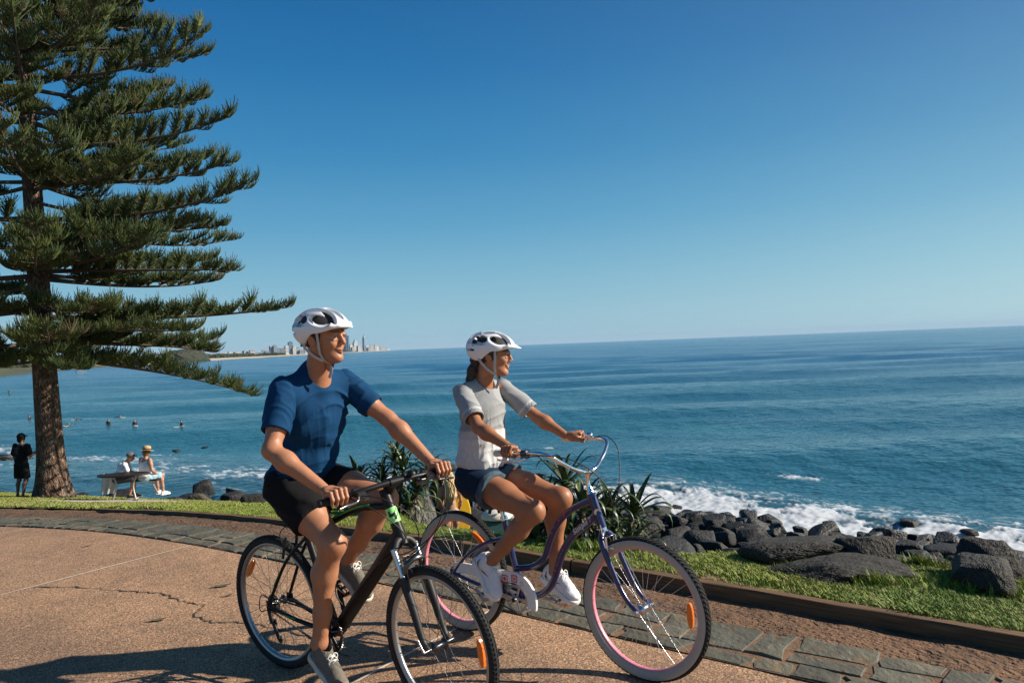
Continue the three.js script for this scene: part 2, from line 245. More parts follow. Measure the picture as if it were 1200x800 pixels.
// joints and the crack in the path: narrow sand-filled seams, and a ribbon coloured as the shade in the crack
function ribbon(pts, w, up) { // pts [s,t]
  const P = [], I = [];
  pts.forEach(([s, t], i) => { const a = pts[Math.max(0, i - 1)], b = pts[Math.min(pts.length - 1, i + 1)]; let dx = b[0] - a[0], dy = b[1] - a[1]; const l = Math.hypot(dx, dy); dx /= l; dy /= l; const ww = typeof w === 'function' ? w(i / (pts.length - 1), i) : w; for (const q of [-.5, .5]) { const p = P3(s - dy * ww * q, t + dx * ww * q, up); P.push(p.x, p.y, p.z); } if (i) { const k = i * 2; I.push(k - 2, k - 1, k, k, k - 1, k + 1); } });
  const g = new THREE.BufferGeometry(); g.setAttribute('position', new THREE.Float32BufferAttribute(P, 3)); g.setIndex(I); g.computeVertexNormals(); return g;
}
{
  const sand = mat(.62, .53, .42, .95), soilAndCrackShade = mat(.035, .028, .02, 1), r = RNG(5);
  for (const s0 of [-13.2, -9.8, -6.42, -2.95, .5]) { const p = []; for (let i = 0; i <= 60; i++) { const t = lerp(-12, BIN - .02 + bend(s0), i / 60); p.push([s0 - .06 * (t - 2) + .012 * fbm(t * 2, s0), t]); } struct('path_joint', ribbon(p, (u, i) => .012 + .010 * hsh(i, 3, s0 * 10 | 0), .004), sand); }
  const key = [[-6.42, 2.3], [-6.1, 2.47], [-5.57, 2.61], [-5.3, 2.72], [-5.0, 2.68], [-4.78, 2.73], [-4.64, 2.58], [-4.42, 2.56], [-4.2, 2.68], [-3.7, 2.74], [-3.2, 2.66]], p = [];
  for (let i = 0; i < key.length - 1; i++) for (let j = 0; j < 9; j++) { const f = j / 9; p.push([lerp(key[i][0], key[i + 1][0], f) + (r() - .5) * .02, lerp(key[i][1], key[i + 1][1], f) + (r() - .5) * .035]); }
  struct('path_crack', ribbon(p, (u, i) => .004 + .012 * hsh(i, 8, 1), .004), soilAndCrackShade);  // near-black colour paints the shade down inside the groove
  for (const [s, t, a, l] of [[-5.05, 3.02, .3, .07], [-4.8, 2.92, .5, .04], [-4.75, 2.4, .2, .06], [-3.9, 3.3, 1.2, .05], [-7.6, 3.2, .4, .05]]) { // fallen leaves
    const g = sheet(6, 2, (i, j) => { const u = i / 6 * 2 - 1, w = (j - 1) * (1 - u * u) * .35; return [u * l, .006 + .012 * u * u + .008 * Math.abs(w), w * l, 0, 0]; }); spin(g, [Y1, a]); const q = P3(s, t); g.translate(q.x, q.y, q.z);
    top(mesh('', g, mat(.10, .085, .05, .8)), 'fallen_leaf', 'small dry brown leaf lying on the pink gravel path', 'leaf', 'dry leaves on the path');
  }
}

// ---------- stone border: irregular slate pavers, each a piece of its own ----------
{
  const r = RNG(11), bed = mat(1, .97, .93, .97, { map: T_DIRT, bumpMap: T_DIRTB, bumpScale: .006 });
  const border = struct('stone_border', grid(-24, 9, (s) => BIN + bend(s), (s) => BOUT + bend(s) - .03, 330, 6, (s, t) => .006 + .005 * fbm(s * 7, t * 7, 3, 2)), bed);
  const tones = [[.56, .53, .44], [.66, .62, .51], [.48, .46, .39], [.70, .63, .50], [.60, .56, .47]].map(([a, b, c]) => mat(a, b, c, .82, { map: T_SLATE, bumpMap: T_SLATEB, bumpScale: .008 }));
  const lay = (s, L, ta, tb, far, ragA, ragB) => { // one stone between s..s+L and ta..tb
    const g = .006 + r() * .010, j = far ? .015 : .055, jit = (k = 1) => (r() - .5) * j * k, m = (ta + tb) / 2;
    const poly = [[s + g + jit(), ta + .006 + ragA()], [s + L * .5, ta + .006 + ragA()], [s + L - g + jit(), ta + .006 + ragA()], [s + L - g + jit(.7), m + jit()], [s + L - g + jit(), tb - .006 + ragB()], [s + L * (.4 + .2 * r()), tb - .006 + ragB()], [s + g + jit(), tb - .006 + ragB()], [s + g + jit(.7), m + jit()]];
    const c = poly.reduce((q, p) => [q[0] + p[0] / 8, q[1] + p[1] / 8], [0, 0]), P = [], I = [], U = [], H0 = .009 + r() * .007, tl = (r() - .5) * .03;
    const put = (ps, pt, up) => { const q = P3(ps, pt + bend(ps), up); P.push(q.x, q.y, q.z); U.push(q.x, q.z); };
    for (const [k, up] of [[1, -.02], [1, H0 - .007], [.955, H0], [.5, H0 + .002]]) poly.forEach(([a, b]) => put(lerp(c[0], a, k), lerp(c[1], b, k), up + (up > 0 ? tl * (b - c[1]) + .004 * noise(a * 9, b * 9, 3) : 0)));
    put(c[0], c[1], H0 + .002);
    for (let q = 0; q < 3; q++) for (let i = 0; i < 8; i++) { const a = q * 8 + i, b = q * 8 + (i + 1) % 8; I.push(a, a + 8, b, b, a + 8, b + 8); }
    for (let i = 0; i < 8; i++) I.push(24 + i, 32, 24 + (i + 1) % 8);
    const gq = new THREE.BufferGeometry(); gq.setAttribute('position', new THREE.Float32BufferAttribute(P, 3)); gq.setAttribute('uv', new THREE.Float32BufferAttribute(U, 2)); gq.setIndex(I); const ng = gq.toNonIndexed(); ng.computeVertexNormals();
    mesh('paving_stone', ng, tones[r() * 5 | 0], border);
  };
  const none = () => (r() - .5) * .010, rag = () => (r() - .5) * .06, inner = () => (r() - .5) * .045;
  for (let s = -20; s < 6;) { const far = s < -7, L = .16 + r() * .28; lay(s, L, BIN, BIN + .14, far, none, inner); s += L; }
  for (let s = -20; s < 6;) { const far = s < -7, L = far ? .28 + r() * .26 : .18 + r() * .24; if (r() < .7) lay(s, L, BIN + .15, BOUT, far, inner, rag); else { const m = BIN + .27 + r() * .10; lay(s, L, BIN + .15, m, far, inner, inner); lay(s, L, m + .008, BOUT, far, inner, rag); } s += L; }
}

// ---------- timber edging holding the lawn ----------
{
  const wood = [.9, 1.0, 1.1].map((k) => mat(k, k, k, .9, { map: T_WOOD, bumpMap: T_WOODB, bumpScale: .006 })), r = RNG(21);
  const edging = thing('timber_edging', 'long low edging of weathered brown timber beams between dirt strip and lawn', 'edging', P3(-2, EDGE));
  let s = -10.6; const o = edging.position;
  while (s < 5) {
    const L = 2.3 + r() * .5, n = 12, hgt = .064, g = sheet(n, 7, (i, j) => { const q = s + .006 + (L - .012) * i / n, prof = [[-.005, -.05], [-.002, hgt - .012], [.008, hgt], [.062, hgt + .001], [.072, hgt - .01], [.075, -.05], [.0, -.06], [-.005, -.05]][j], p = P3(q, EDGE - .085 + prof[0] + .004 * fbm(q * 3, j, 2, 2), 0); return [p.x - o.x, alongH(q) + prof[1] * lerp(.3, 1, sm(-7, -3.5, q)) + .004 * noise(q * 4, 1, 2) - o.y, p.z - o.z, q, j * .12]; });
    mesh('beam', g, wood[r() * 3 | 0], edging);
    s += L;
  }
}

// ---------- sea ----------
const shoreT = (s) => 24.6 - 3.6 * sm(-14, -36, s) + 1.0 * fbm(s * .22, 1, 4, 3);
function foamAt(s, t) { // wash against the rocks breaking up into lace
  const t0 = shoreT(s), u = t - t0, l = fbm(s * .5, t * .7, 3, 4), f = fbm(s * 2.4, t * 3.0, 8, 5), web = 1 - Math.abs(fbm(s * 1.3 + 2 * l, t * 1.8, 5, 4)) * 3.4, right = sm(-22, -12, s);
  let b = sm(-1.4, .3, u + 1.6 * l) * sm(3.4 + 1.2 * right, .8, u + 2.4 * l) * lerp(.52, 1.0, right);
  b = Math.max(b, .42 * sm(7.5, 4.0, u + l) * sm(-1, 1, u) * right);
  b = Math.max(b, .55 * sm(.20, .45, fbm(s * .10 + 5, t * .35, 6, 3) + .2 * l) * sm(-20, -26, s) * sm(-6, -2, u) * sm(9, 5, u));
  b = Math.max(b, .8 * Math.exp(-(((t - 27.5 - .7 * l) / .9) ** 2 + ((s + 1.5) / 4.2) ** 2)));
  b = Math.max(b, .75 * Math.exp(-(((t - 33.5 - .8 * l) / .3) ** 2 + ((s + 10.5) / 1.6) ** 2)) + .7 * Math.exp(-(((t - 37.5 - .6 * l) / .3) ** 2 + ((s + 26.5) / .8) ** 2)));
  return clamp(sm(.50, .85, b + .6 * f) + .85 * sm(.55, .95, web + .5 * f) * sm(.12, .6, b));
}
function swell(s, t, D) {
  let h = 0; const w = (l, a, ang, ph, cut) => { if (D > cut) return 0; const k = 2 * PI / l, q = Math.sin(k * (t * Math.cos(ang) + s * Math.sin(ang)) + ph); return a * (q > 0 ? Math.pow(q, 1.4) : q * .8) * sm(cut, cut * .5, D); };
  const wob = 2.2 * fbm(s * .03, t * .05, 2, 2);
  h += w(31, .44, -.58, .6 + wob, 4000) * (1 + fbm(s * .02, t * .03, 5, 2)); h += w(17, .14, -.80, 2 + wob, 2500);
  h += w(7.3, .04, -.35, 1 + wob, 900) + w(4.1, .022, -.95, 3 - wob, 500) + w(2.3, .015, .65, wob * 3, 260) + w(1.25, .009, -.1, wob * 5, 130);
  h += .05 * fbm(s * .5, t * .9, 3, 3) * sm(300, 120, D);
  return h;
}
{
  const NC = 1020, rows = [], lin = []; let v = 470; while (v > 1.2) { rows.push(6.22 * 768 / v); v -= v > 30 ? .95 : v > 10 ? .6 : .3; } for (const d of [6000, 9000, 14000, 22000, 40000]) rows.push(d);
  for (let i = 0; i <= NC; i++) { const a = (i / NC * 2 - 1); lin.push(Math.abs(a) < .92 ? a / .92 * 44 : Math.sign(a) * (44 + (Math.abs(a) - .92) / .08 * 44)); }
  const g = sheet(NC, rows.length - 1, (i, j) => {
    const D = rows[j], an = lin[i] * PI / 180, x = Math.sin(an) * D / Math.cos(Math.min(Math.abs(an), .8)), z = -Math.cos(an) * D / Math.cos(Math.min(Math.abs(an), .8)), [s, t] = toST(x, z);
    let y = SEA, f = 0;
    if (D < 4200) y += swell(s, t, D);
    if (t > 10 && t < 46 && s > -75 && s < 40) { f = foamAt(s, t); y += f * (.03 + .10 * Math.abs(fbm(s * 1.1, t * 1.4, 4, 4))) + .26 * Math.exp(-(((t - shoreT(s) - 3) / 1.6) ** 2)) * sm(-24, -14, s); }
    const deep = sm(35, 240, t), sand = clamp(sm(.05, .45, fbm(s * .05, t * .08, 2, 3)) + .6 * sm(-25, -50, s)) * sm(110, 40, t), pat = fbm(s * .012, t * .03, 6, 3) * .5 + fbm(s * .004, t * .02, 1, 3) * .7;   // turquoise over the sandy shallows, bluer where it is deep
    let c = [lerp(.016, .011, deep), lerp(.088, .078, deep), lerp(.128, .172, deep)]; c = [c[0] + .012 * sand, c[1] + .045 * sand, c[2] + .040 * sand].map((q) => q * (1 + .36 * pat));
    const near = sm(6, 1, t - shoreT(s)) * .5; c = [lerp(c[0], .055, near * .6), lerp(c[1], .085, near * .6), lerp(c[2], .085, near * .5)];
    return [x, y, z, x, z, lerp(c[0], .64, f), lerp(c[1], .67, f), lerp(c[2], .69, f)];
  });
  const bump = tex(1024, (u, v) => .5 + .22 * pn(u * 10, v * 22, 10, 1, 22) + .2 * pn(u * 26, v * 60, 26, 2, 60) + .16 * pn(u * 64, v * 120, 64, 3, 120) + .12 * pn(u * 180, v * 256, 180, 4, 256), false, [1 / 34, 1 / 34]);
  bump.rotation = -AZ * .35;
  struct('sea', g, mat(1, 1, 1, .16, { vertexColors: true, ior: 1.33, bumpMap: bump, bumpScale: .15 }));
}
// ---------- the far shore: beach, foreshore, headland and the towers of the city ----------
const far = (px, D, y = SEA) => V((px - 599.2) / 900 * D, y, -D);
{
  const line = [[-420, 250], [-150, 300], [-40, 380], [0, 450], [80, 640], [140, 830], [190, 1000], [235, 1300], [290, 1800], [350, 2800], [400, 4500], [440, 7500], [462, 12500]].map(([px, D]) => far(px, D));
  const c = new THREE.CatmullRomCurve3(line, false, 'centripetal'), N = 260, prof = [[-30, -1.5], [0, .05], [14, 1.4], [34, 2.8], [46, 4.2], [70, 5], [200, 6], [900, 8]];
  const g = sheet(N, prof.length - 1, (i, j) => {
    const u = Math.pow(i / N, 1.0), p = c.getPoint(u), t = c.getTangent(u), n = V(t.z, 0, -t.x).normalize(), k = 1 + .25 * fbm(i * .1, j, 1, 2), far2 = clamp(Math.hypot(p.x, p.z) / 1800, .09, 3.2), q = p.clone().addScaledVector(n, prof[j][0] * k * far2);
    const sand = j < 4 && Math.hypot(p.x, p.z) > 900, w = fbm(i * .4, j * 3, 2, 2) * .03; return [q.x, SEA + prof[j][1] * (sand ? 1 : 1 + .5 * w), q.z, q.x, q.z, ...(sand ? [.44 + w, .37 + w, .27 + w] : [.05 + w, .058 + w, .03])];
  });
  struct('far_beach', g, mat(1, 1, 1, 1, { vertexColors: true }));
  // foreshore scrub: a far belt of low trees that reads as one mass
  const r = RNG(31), leaf = (() => { const q = new THREE.IcosahedronGeometry(1, 4), p = q.attributes.position; for (let i = 0; i < p.count; i++) { const a = V(p.getX(i), p.getY(i), p.getZ(i)), k = 1 + .6 * fbm(a.x * 2.6, a.y * 2.6, a.z * 2.6, 4); p.setXYZ(i, a.x * k, a.y * k, a.z * k); } q.computeVertexNormals(); return q; })();
  const put = [];
  for (let i = 0; i < 3600; i++) { const u = .02 + .9 * Math.pow(i / 3600, 1.3), p = c.getPoint(u), t = c.getTangent(u), n = V(t.z, 0, -t.x).normalize(), D = Math.hypot(p.x, p.z), f = clamp(D / 1800, .09, 3.2), off = (44 + r() * (D < 1000 ? 300 : 90)) * f, h = (2.2 + r() * 4.5) * clamp(D / 1200, .6, 1.3); if (D > 1300 && r() < .35) continue; put.push([p.clone().addScaledVector(n, off).setY(SEA + 4.5 + h * .4), h]); }
  const im = new THREE.InstancedMesh(leaf, mat(.030, .038, .020, 1), put.length), M = new THREE.Matrix4(), cc = col(1, 1, 1);
  put.forEach(([p, h], i) => { M.compose(p, new THREE.Quaternion().setFromAxisAngle(Y1, r() * 6), V(h * (1 + r()), h * .75, h * (1 + r()))); im.setMatrixAt(i, M); const k = .7 + r() * .6; im.setColorAt(i, cc.setRGB(k, k * (.9 + .2 * r()), k)); });
  im.name = 'foreshore_scrub'; im.userData = { kind: 'stuff', label: 'belt of dark green scrub behind the far beach', category: 'scrub' }; scene.add(im);
  // wooded headland at the end of the near beach
  const hc = far(216, 1120), hg = new THREE.SphereGeometry(1, 96, 48, 0, 2 * PI, 0, PI / 2), hp = hg.attributes.position, C = [];
  for (let i = 0; i < hp.count; i++) { const a = V(hp.getX(i), hp.getY(i), hp.getZ(i)), skew = 1 + .35 * a.x, k = 1 + .13 * fbm(a.x * 3, a.y * 3, a.z * 3, 3) + .10 * fbm(a.x * 14, a.y * 14, a.z * 14, 3); hp.setXYZ(i, a.x * 29 * k - 2, Math.pow(Math.max(0, a.y), .75) * 19.5 * k, a.z * 60 * k); const rk = sm(.0, .25, fbm(a.x * 5, a.y * 7, a.z * 5, 4) + .35 * (a.x > .3 ? 1 : 0) - .15); C.push(lerp(.014, .034, rk), lerp(.026, .036, rk), lerp(.011, .024, rk)); }
  hg.setAttribute('color', new THREE.Float32BufferAttribute(C, 3)); hg.computeVertexNormals(); hg.translate(hc.x, SEA - .5, hc.z);
  struct('headland', hg, mat(1, 1, 1, 1, { vertexColors: true }));
}
{
  const white = mat(.50, .50, .50, .7), cream = mat(.38, .37, .35, .8), grey = mat(.36, .38, .40, .6), glass = mat(.10, .15, .21, .25), slate = mat(.20, .25, .31, .4), roofm = mat(.25, .24, .23, .9);
  const mats = { w: white, c: cream, g: grey, b: glass, s: slate };
  // [x, top, width] as they stand on the skyline, distance, wall, form
  const hor = (px) => 404.5 + (600 - px) * .0391;
  function tower(px, topY, wpx, D, m, form, label, group) {
    const base = SEA + 3, p = far(px, D, base), H = Math.max(7, 1.62 + (hor(px) - topY) * 1.22 / 900 * D - base), w = Math.max(6, wpx / 900 * D), d = w * (.7 + .5 * hsh(px | 0, 3, 1)), fl = clamp(Math.round(H / 3.4), 2, 60);
    const t = thing('city_tower', label, 'tower', p, .3 + hsh(px | 0, 5, 2) * .5, group), wl = mats[m];
    const parts = [];
    if (form === 'spire') { parts.push(new THREE.CylinderGeometry(w * .40, w * .5, H * .78, 8).translate(0, H * .39, 0), new THREE.CylinderGeometry(w * .16, w * .40, H * .12, 8).translate(0, H * .84, 0)); mesh('spire', new THREE.CylinderGeometry(w * .03, w * .14, H * .12, 6).translate(0, H * .95, 0), slate, t); }
    else if (form === 'step') { parts.push(box(w, H * .7, d, 0, H * .35, 0), box(w * .7, H * .2, d * .7, w * .08, H * .79, 0)); mesh('crown', new THREE.CylinderGeometry(.1, w * .3, H * .11, 4).rotateY(PI / 4).translate(w * .08, H * .945, 0), slate, t); }
    else if (form === 'twin') { parts.push(box(w * .42, H * .93, d * .8, -w * .28, H * .465, 0), box(w * .42, H * .86, d * .8, w * .26, H * .43, d * .1), box(w * .3, H * .8, d * .4, 0, H * .4, 0)); mesh('crown', box(w * .3, H * .07, d * .5, -w * .28, H * .965, 0), slate, t); }
    else { parts.push(box(w, H * .94, d, 0, H * .47, 0), box(w * 1.35, H * .12, d * 1.3, 0, H * .06, 0)); mesh('plant_room', box(w * .5, H * .06, d * .5, w * .1, H * .97, 0), roofm, t); }
    mesh('wall', parts, wl, t);
    // balcony and window bands, storey by storey, as one part each tower: too fine to tell apart at this distance
    if (D < 5200 && H > 12 && form !== 'spire') { const bands = []; for (let k = 1; k < fl; k += 2) bands.push(box(w * 1.012, H * .94 / fl * .8, d * 1.012, 0, k * H * .94 / fl, 0)); if (form !== 'step' && form !== 'twin') mesh('window_bands', bands, m === 'b' || m === 's' ? slate : glass, t).userData = { kind: 'stuff' }; }
  }
  const G = 'towers along the far city shore', LL = 'distant pale apartment tower on the far city shore';
  for (const a of [
    [401, 389, 5, 7600, 'b', 'twin', 'tall dark blue slab tower rising above the far city skyline'], [406, 394, 4, 7600, 's', 'twin', 'blue grey slab tower leaning on a taller dark neighbour in the far skyline'],
    [425.5, 394.8, 4.2, 8200, 's', 'spire', 'slender tallest tower with a needle spire on the far city skyline'], [415, 400, 5, 7800, 'g', 'step', 'grey stepped tower with a pointed crown in the far city skyline'],
    [339, 402.5, 4.6, 3300, 'b', 'box', 'dark blue glass tower standing clear among pale blocks on the near city shore'], [343.5, 406, 4, 3300, 'w', 'step', 'white stepped tower beside the dark blue glass tower']]) tower(...a);
  for (const [px, ty, w, D, m] of [[268, 412.5, 4, 2100, 'w'], [276, 413, 6, 2200, 'c'], [286, 411.5, 5, 2300, 'w'], [294, 411, 6, 2300, 'w'], [299, 413.5, 6, 2300, 'c'], [308, 410, 4.5, 2600, 'w'], [312, 412, 5, 2600, 'g'], [317, 406.5, 4.5, 2800, 'w'], [321, 406, 4, 2800, 's'], [325, 409, 4, 2900, 'w'], [330, 409, 5, 3000, 'c'], [334.5, 406.5, 4, 3100, 'w'], [347.5, 408, 4, 3400, 'w'], [352, 410.5, 5, 3400, 'c'], [357, 408, 4, 3600, 'g'], [362, 409.5, 5, 3700, 'w'], [367, 407, 4, 3900, 'c'], [372, 409, 4, 4200, 'w'], [377, 406, 4, 4400, 's'], [381, 408, 4, 4600, 'w'], [385, 405, 4, 5000, 'c'], [389, 407, 4, 5200, 'w'], [393, 405, 4, 5600, 'g'], [397, 406, 4, 6000, 'w'],
    [410, 405, 3.4, 6800, 'w'], [412.5, 407, 3, 6800, 'c'], [419, 406, 3.4, 7000, 'c'], [421.8, 407.5, 3, 7200, 'w'], [429, 405.5, 3, 8000, 'w'], [431.5, 407, 3, 8000, 'c'], [434, 404.5, 2.6, 8300, 'w'], [436.3, 405.2, 2.4, 8400, 'g'], [438.8, 404.8, 2.6, 8600, 'c'], [441, 406.2, 2.4, 8800, 'w'], [443.5, 406.6, 2.6, 9000, 'w'], [446, 407.2, 2.4, 9200, 'c'], [448.6, 407.4, 2.4, 9500, 'w'], [451, 408, 2.4, 9800, 'c'], [453.5, 408.6, 2.4, 10000, 'w']]) tower(px, ty, w, D, m, 'box', LL, G);
  for (const [px, ty, w, D, m] of [[92, 408, 7, 640, 'w'], [163, 416.5, 12, 1050, 'w'], [178, 414.5, 9, 1080, 'c'], [185, 417, 10, 1080, 'w'], [243, 415, 7, 1750, 'w'], [251, 415, 7, 1850, 'c'], [259, 414, 7, 1950, 'w']]) tower(px, ty, w, D, m, 'box', 'low white beachside block among trees near the wooded headland', 'low blocks near the headland');
}
// a point by its bearing from where the photographer stands: px across, py down at depth D
function at(px, py, D) { const X = px - 600, Y = py - 400, c = Math.cos(.0391), s = Math.sin(.0391), u = X * c - Y * s, v = X * s + Y * c, k = D; return V(u / 900 * k, 1.62 + (-v / 900 + .005) * k, -k); }
const onLand = (px, D, up = 0) => { const p = at(px, 600, D); p.y = gy(p.x, p.z) + up; return p; };

// ---------- rocks ----------
const rockGeo = (seed, flat = .75, rough = .05, planes = 13) => {
  const r = RNG(seed), N = []; for (let i = 0; i < planes; i++) { const a = r() * 2 * PI, y = r() * 2 - 1, q = Math.sqrt(1 - y * y); N.push([V(q * Math.cos(a), y, q * Math.sin(a)), .55 + r() * .38]); }
  for (const d of [X1, Y1, Z1]) for (const q of [-1, 1]) N.push([d.clone().multiplyScalar(q).add(V(r() - .5, r() - .5, r() - .5).multiplyScalar(.7)).normalize(), .62 + r() * .22]);
  let g = new THREE.IcosahedronGeometry(1, 7); const p = g.attributes.position, nr = [], U = [];
  for (let i = 0; i < p.count; i++) {
    const d = V(p.getX(i), p.getY(i), p.getZ(i)).normalize(); let k = 1.15, k2 = 1.15; for (const [n, o] of N) { const c = d.dot(n); if (c > .05) { const q = o / c; if (q < k) { k2 = k; k = q; } else if (q < k2) k2 = q; } }
    k -= .018 * Math.exp(-(k2 - k) * 26); k *= 1 + rough * fbm(d.x * 4 + seed, d.y * 4, d.z * 4, 4);
    p.setXYZ(i, d.x * k, d.y * k * flat, d.z * k); U.push(0, 0);
  }
  for (let i = 0; i < p.count; i += 3) { // map each face along its main axis
    const a = V(p.getX(i), p.getY(i), p.getZ(i)), b = V(p.getX(i + 1), p.getY(i + 1), p.getZ(i + 1)).sub(a), c = V(p.getX(i + 2), p.getY(i + 2), p.getZ(i + 2)).sub(a).cross(b), ax = Math.abs(c.x), ay = Math.abs(c.y), az = Math.abs(c.z);
    for (let k = i; k < i + 3; k++) { const x = p.getX(k), y = p.getY(k), z = p.getZ(k), [u, v] = ax > ay && ax > az ? [y, z] : ay > az ? [x, z] : [x, y]; U[k * 2] = u * .45 + seed * .13; U[k * 2 + 1] = v * .45; }
  }
  g.setAttribute('uv', new THREE.Float32BufferAttribute(U, 2));
  // shared normals
  const key = (i) => `${Math.round(p.getX(i) * 1e4)},${Math.round(p.getY(i) * 1e4)},${Math.round(p.getZ(i) * 1e4)}`, acc = {}; g.computeVertexNormals(); const n = g.attributes.normal;
  for (let i = 0; i < p.count; i++) { const k = key(i), q = acc[k] ??= [0, 0, 0]; q[0] += n.getX(i); q[1] += n.getY(i); q[2] += n.getZ(i); }
  for (let i = 0; i < p.count; i++) { const q = acc[key(i)], l = Math.hypot(...q); n.setXYZ(i, q[0] / l, q[1] / l, q[2] / l); }
  return g;
};
const rockMat = (r, g, b, rough = .85) => mat(r, g, b, rough, { map: T_ROCK, bumpMap: T_ROCKB, bumpScale: .035 });
{
  const geos = []; for (let i = 0; i < 14; i++) geos.push(rockGeo(100 + i, .65 + .3 * hsh(i, 1, 1), .035, 5 + i % 4));
  const dry = [rockMat(.020, .021, .023, .7), rockMat(.015, .016, .018, .7), rockMat(.030, .029, .029, .75)], wet = [rockMat(.018, .018, .020, .55), rockMat(.024, .023, .023, .55)], r = RNG(77), e = new THREE.Euler(), spots = [];
  let n = 0, tries = 0, dryN = 0;
  while (n < 400 && tries < 60000) {
    tries++; const right = r() < .80, s = right ? -16 + r() * 26 : -62 + r() * 46, c = crestT(s), lo = c + (right ? .75 : 1.6), hi = right ? 25.8 : waterT(s) + 3.5 + r() * 3, t = lerp(lo, hi, Math.pow(r(), right ? .8 : .7)), [x, z] = toXZ(s, t);
    if (z > -4 || Math.abs(x / z) > .74) continue;
    const top_ = Math.max(landH(s, t), SEA - .25) + .35; let hid = false; for (let q = .15; q < .95; q += .05) { const X = x * q, Z = z * q; if (lerp(1.62, top_, q) < gy(X, Z) - .02) { hid = true; break; } } if (hid) continue;
    const sz = (right ? .23 + .34 * r() * r() + .12 * r() : .34 + .5 * r() * r()) * (t > hi - 2.5 ? .85 : 1); if (spots.some((q) => Math.hypot(q[0] - x, q[1] - z) < (q[2] + sz) * .52)) continue;
    const low = t > shoreT(s) - 2.2; if (!low && dryN >= 290) continue; if (!low) dryN++; spots.push([x, z, sz]); n++;
    const o = mesh('', geos[r() * 14 | 0], low ? wet[r() * 2 | 0] : dry[r() * 3 | 0]); o.position.set(x, Math.max(landH(s, t), SEA - .25) + sz * (low ? .12 : .28) - .1, z); e.set((r() - .5) * .7, r() * 6.3, (r() - .5) * .7); o.rotation.copy(e); o.scale.set(sz * (1 + r() * .5), sz * (.75 + r() * .4), sz * (.85 + r() * .3));
    top(o, 'shore_rock', low ? 'black wet basalt rock at the edge of the wash' : 'dark grey angular basalt rock in the sea wall', 'rock', low ? 'wet rocks at the waterline' : 'basalt rocks of the sea wall');
  }
  for (const [px, py, w] of [[1066, 612, 34], [968, 603, 13], [690, 561, 0], [832, 575, 8], [1136, 622, 26], [206, 528, 14], [240, 524, 10], [152, 570, 16], [85, 549, 22], [12, 552, 44], [35, 545, 26], [14, 570, 20], [300, 560, 12], [215, 553, 16], [120, 541, 12]]) {
    if (!w) continue; const X = px - 600, v = (py - 404.5) + X * .0391, D = 6.2 * 900 / v, p = at(px, py, D), o = mesh('', geos[(px * 7) % 14], wet[px % 2]); p.y = SEA; o.position.copy(p); o.rotation.set(0, px, 0); const k = w / 900 * D / 2; o.scale.set(k, k * .38, k * .7);
    top(o, 'sea_rock', 'low black rock awash beyond the wall, ringed by water', 'rock', 'rocks awash off the wall');
  }
  const bs = (px, D, w, h, dpt, seed, m, label, turn = 0, up = 0, flat = .8) => { const o = mesh('', rockGeo(seed, flat, .05, 7), m), p = onLand(px, D); o.position.set(p.x, p.y + h * .28 + up, p.z); o.rotation.y = turn; o.scale.set(w / 2, h / 1.25, dpt / 2); return top(o, 'boulder', label, 'boulder'); };
  const brown = rockMat(.046, .041, .034), dark = brown, tan = rockMat(.20, .165, .125), grey = rockMat(.20, .195, .185);
  bs(952, 5.7, 1.2, .30, .5, 301, dark, 'dark flat-faced boulder at the lawn edge behind the low slab', .25);
  bs(1012, 5.6, .42, .30, .45, 302, brown, 'brown block leaning on the dark flat-faced boulder', .5);
  bs(994, 5.15, 1.3, .22, .48, 307, brown, 'long low brown slab half sunk in the lawn', .12, -.02, .6);
  bs(1142, 4.95, .78, .27, .46, 309, dark, 'dark peaked boulder standing in the lawn apart from the low slab', .9, .0);
  bs(1152, 5.25, .5, .30, .42, 315, brown, 'brown rounded boulder tucked behind the dark peaked boulder', .3);
  bs(1190, 6.1, .40, .22, .4, 313, brown, 'small brown boulder on the lawn edge beyond the peaked boulder', .3);
  bs(878, 5.95, .30, .22, .3, 317, brown, 'small square brown block beside the dark flat-faced boulder', .3);
  bs(845, 6.1, .34, .2, .3, 318, dark, 'small dark block at the lawn edge below the strap-leaved tuft', 1.3);
  bs(486, 8.6, .85, .75, .8, 319, grey, 'big smooth grey boulder beside the two sunbathers', .6, -.1);
  bs(418, 8.8, .5, .42, .5, 320, grey, 'grey boulder behind the black bicycle, partly hidden by the plant', .2, -.1);
  bs(232, 23.5, .95, .55, .6, 321, tan, 'pale brown boulder beyond the picnic table', .2, .1);
  bs(250, 23.8, .6, .42, .5, 322, tan, 'small pale brown boulder next to the larger one beyond the picnic table', .9, .05);
  bs(296, 15.5, .55, .3, .5, 323, brown, 'brown boulder in the lawn beside the rider in blue', .4, -.02);
  bs(560, 8.5, .5, .35, .5, 324, grey, 'grey boulder below the denim shorts, behind the cruiser bicycle', .7, -.1);
}

